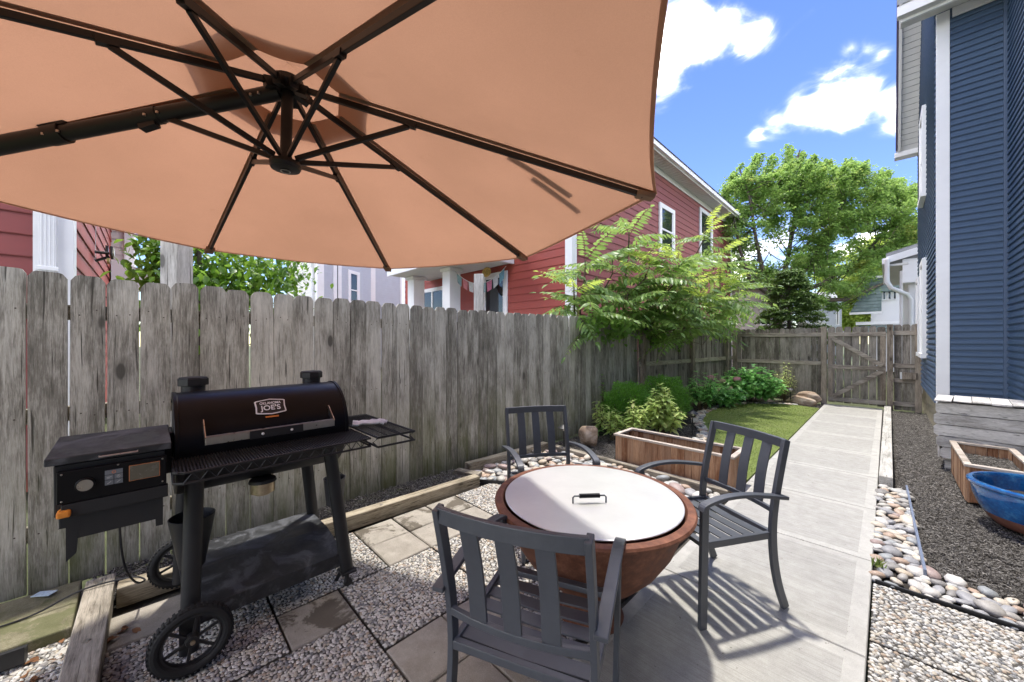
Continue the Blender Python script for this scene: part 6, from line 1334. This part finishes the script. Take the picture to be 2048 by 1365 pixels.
r_, tips, rg_ = leafy_plant('hydrangea', 'purplish hydrangea with two pink flower heads by the fence corner', (-2.72, 8.35), .85, .42, 26, 7, .13, .62, M['hyd'], 97, 'hydrangea')
def flowers(root, centers, r, n, mat, name='flower_head'):
    for c in centers:
        u = unit(rg_.normal(0, 1, (n, 3))); u[:, 2] = np.abs(u[:, 2])*.7; P = np.array(c)+u*r; up = u; D = np.cross(u, rg_.normal(0, 1, (n, 3))); L_ = rg_.uniform(.028, .045, n); foliage(name, [leaves(P, D, up, L_, L_*.9, .05, .05)], mat, root)
flowers(r_, [AT(1423, 757, 8.0), AT(1474, 760, 8.5)], .085, 150, M['pinkfl'])
flowers(r_, [AT(1445, 763, 8.3), AT(1415, 772, 7.8), AT(1440, 782, 8.0), AT(1420, 800, 7.8), AT(1460, 778, 8.3)], .06, 70, M['creamfl'])
leafy_plant('hydrangea', 'lush bright green hydrangea at the far edge of the lawn, without open flowers', (-2.25, 10.15), .84, .66, 80, 7, .20, .62, M['hyd'], 98, 'hydrangea')
leafy_plant('hydrangea', 'low green hydrangea spilling to the lawn edge, in front of the pink flowered one', (-2.60, 9.1), .50, .48, 40, 6, .18, .62, M['hyd'], 99, 'hydrangea')
leafy_plant('oleander_shrub', 'narrow leaved upright shrub right of the bright hydrangea against the back fence', (-1.75, 10.85), .95, .26, 16, 12, .12, .18, M['lime'], 100, 'shrub')
# small grass tuft and dry leaves
def tuft(c, n, h_, label, name='grass_tuft'):
    rg = np.random.default_rng(int(abs(c[0]*100))); P = np.tile(np.array([c[0], c[1], 0.]), (n, 1))+rg.normal(0, .014, (n, 3))*(1, 1, 0); D = rg.normal(0, .5, (n, 3)); D[:, 2] = 1; L_ = rg.uniform(.5, 1, n)*h_; V, F = leaves(P, D, rg.normal(0, 1, (n, 3)), L_, L_*.09, .1, .3); o = link(name, raw_mesh(name, V, F, M['turfblade']), None, kind='stuff'); tag(o, label, 'grass')
tuft((-.045, 3.33), 40, .07, 'small grass tuft between path edge and rounded stones')
rgd = np.random.default_rng(7)
def dry_leaves(n, box, label):
    P = np.stack([rgd.uniform(box[0], box[1], n), rgd.uniform(box[2], box[3], n), np.full(n, box[4])], 1); D = rgd.normal(0, 1, (n, 3)); D[:, 2] *= .2; U = rgd.normal(0, .35, (n, 3)); U[:, 2] = 1; L_ = rgd.uniform(.03, .06, n); V, F = leaves(P, D, U, L_, L_*.5, .2, .1, big=True); o = link('fallen_leaves', raw_mesh('fallen_leaves', V, F, M['dry']), None, kind='stuff'); tag(o, label, 'leaves')
dry_leaves(10, (-2.78, -2.5, -.42, -.30, .0), 'few dry brown leaves between pebbles and timber, bottom left'); dry_leaves(7, (-2.72, -2.6, -.14, -.06, .005), 'few dry brown leaves in the joint right of the corner timber')
print('objects', len(bpy.data.objects), 'tris', sum(len(o.data.polygons) for o in bpy.data.objects if o.type == 'MESH'))
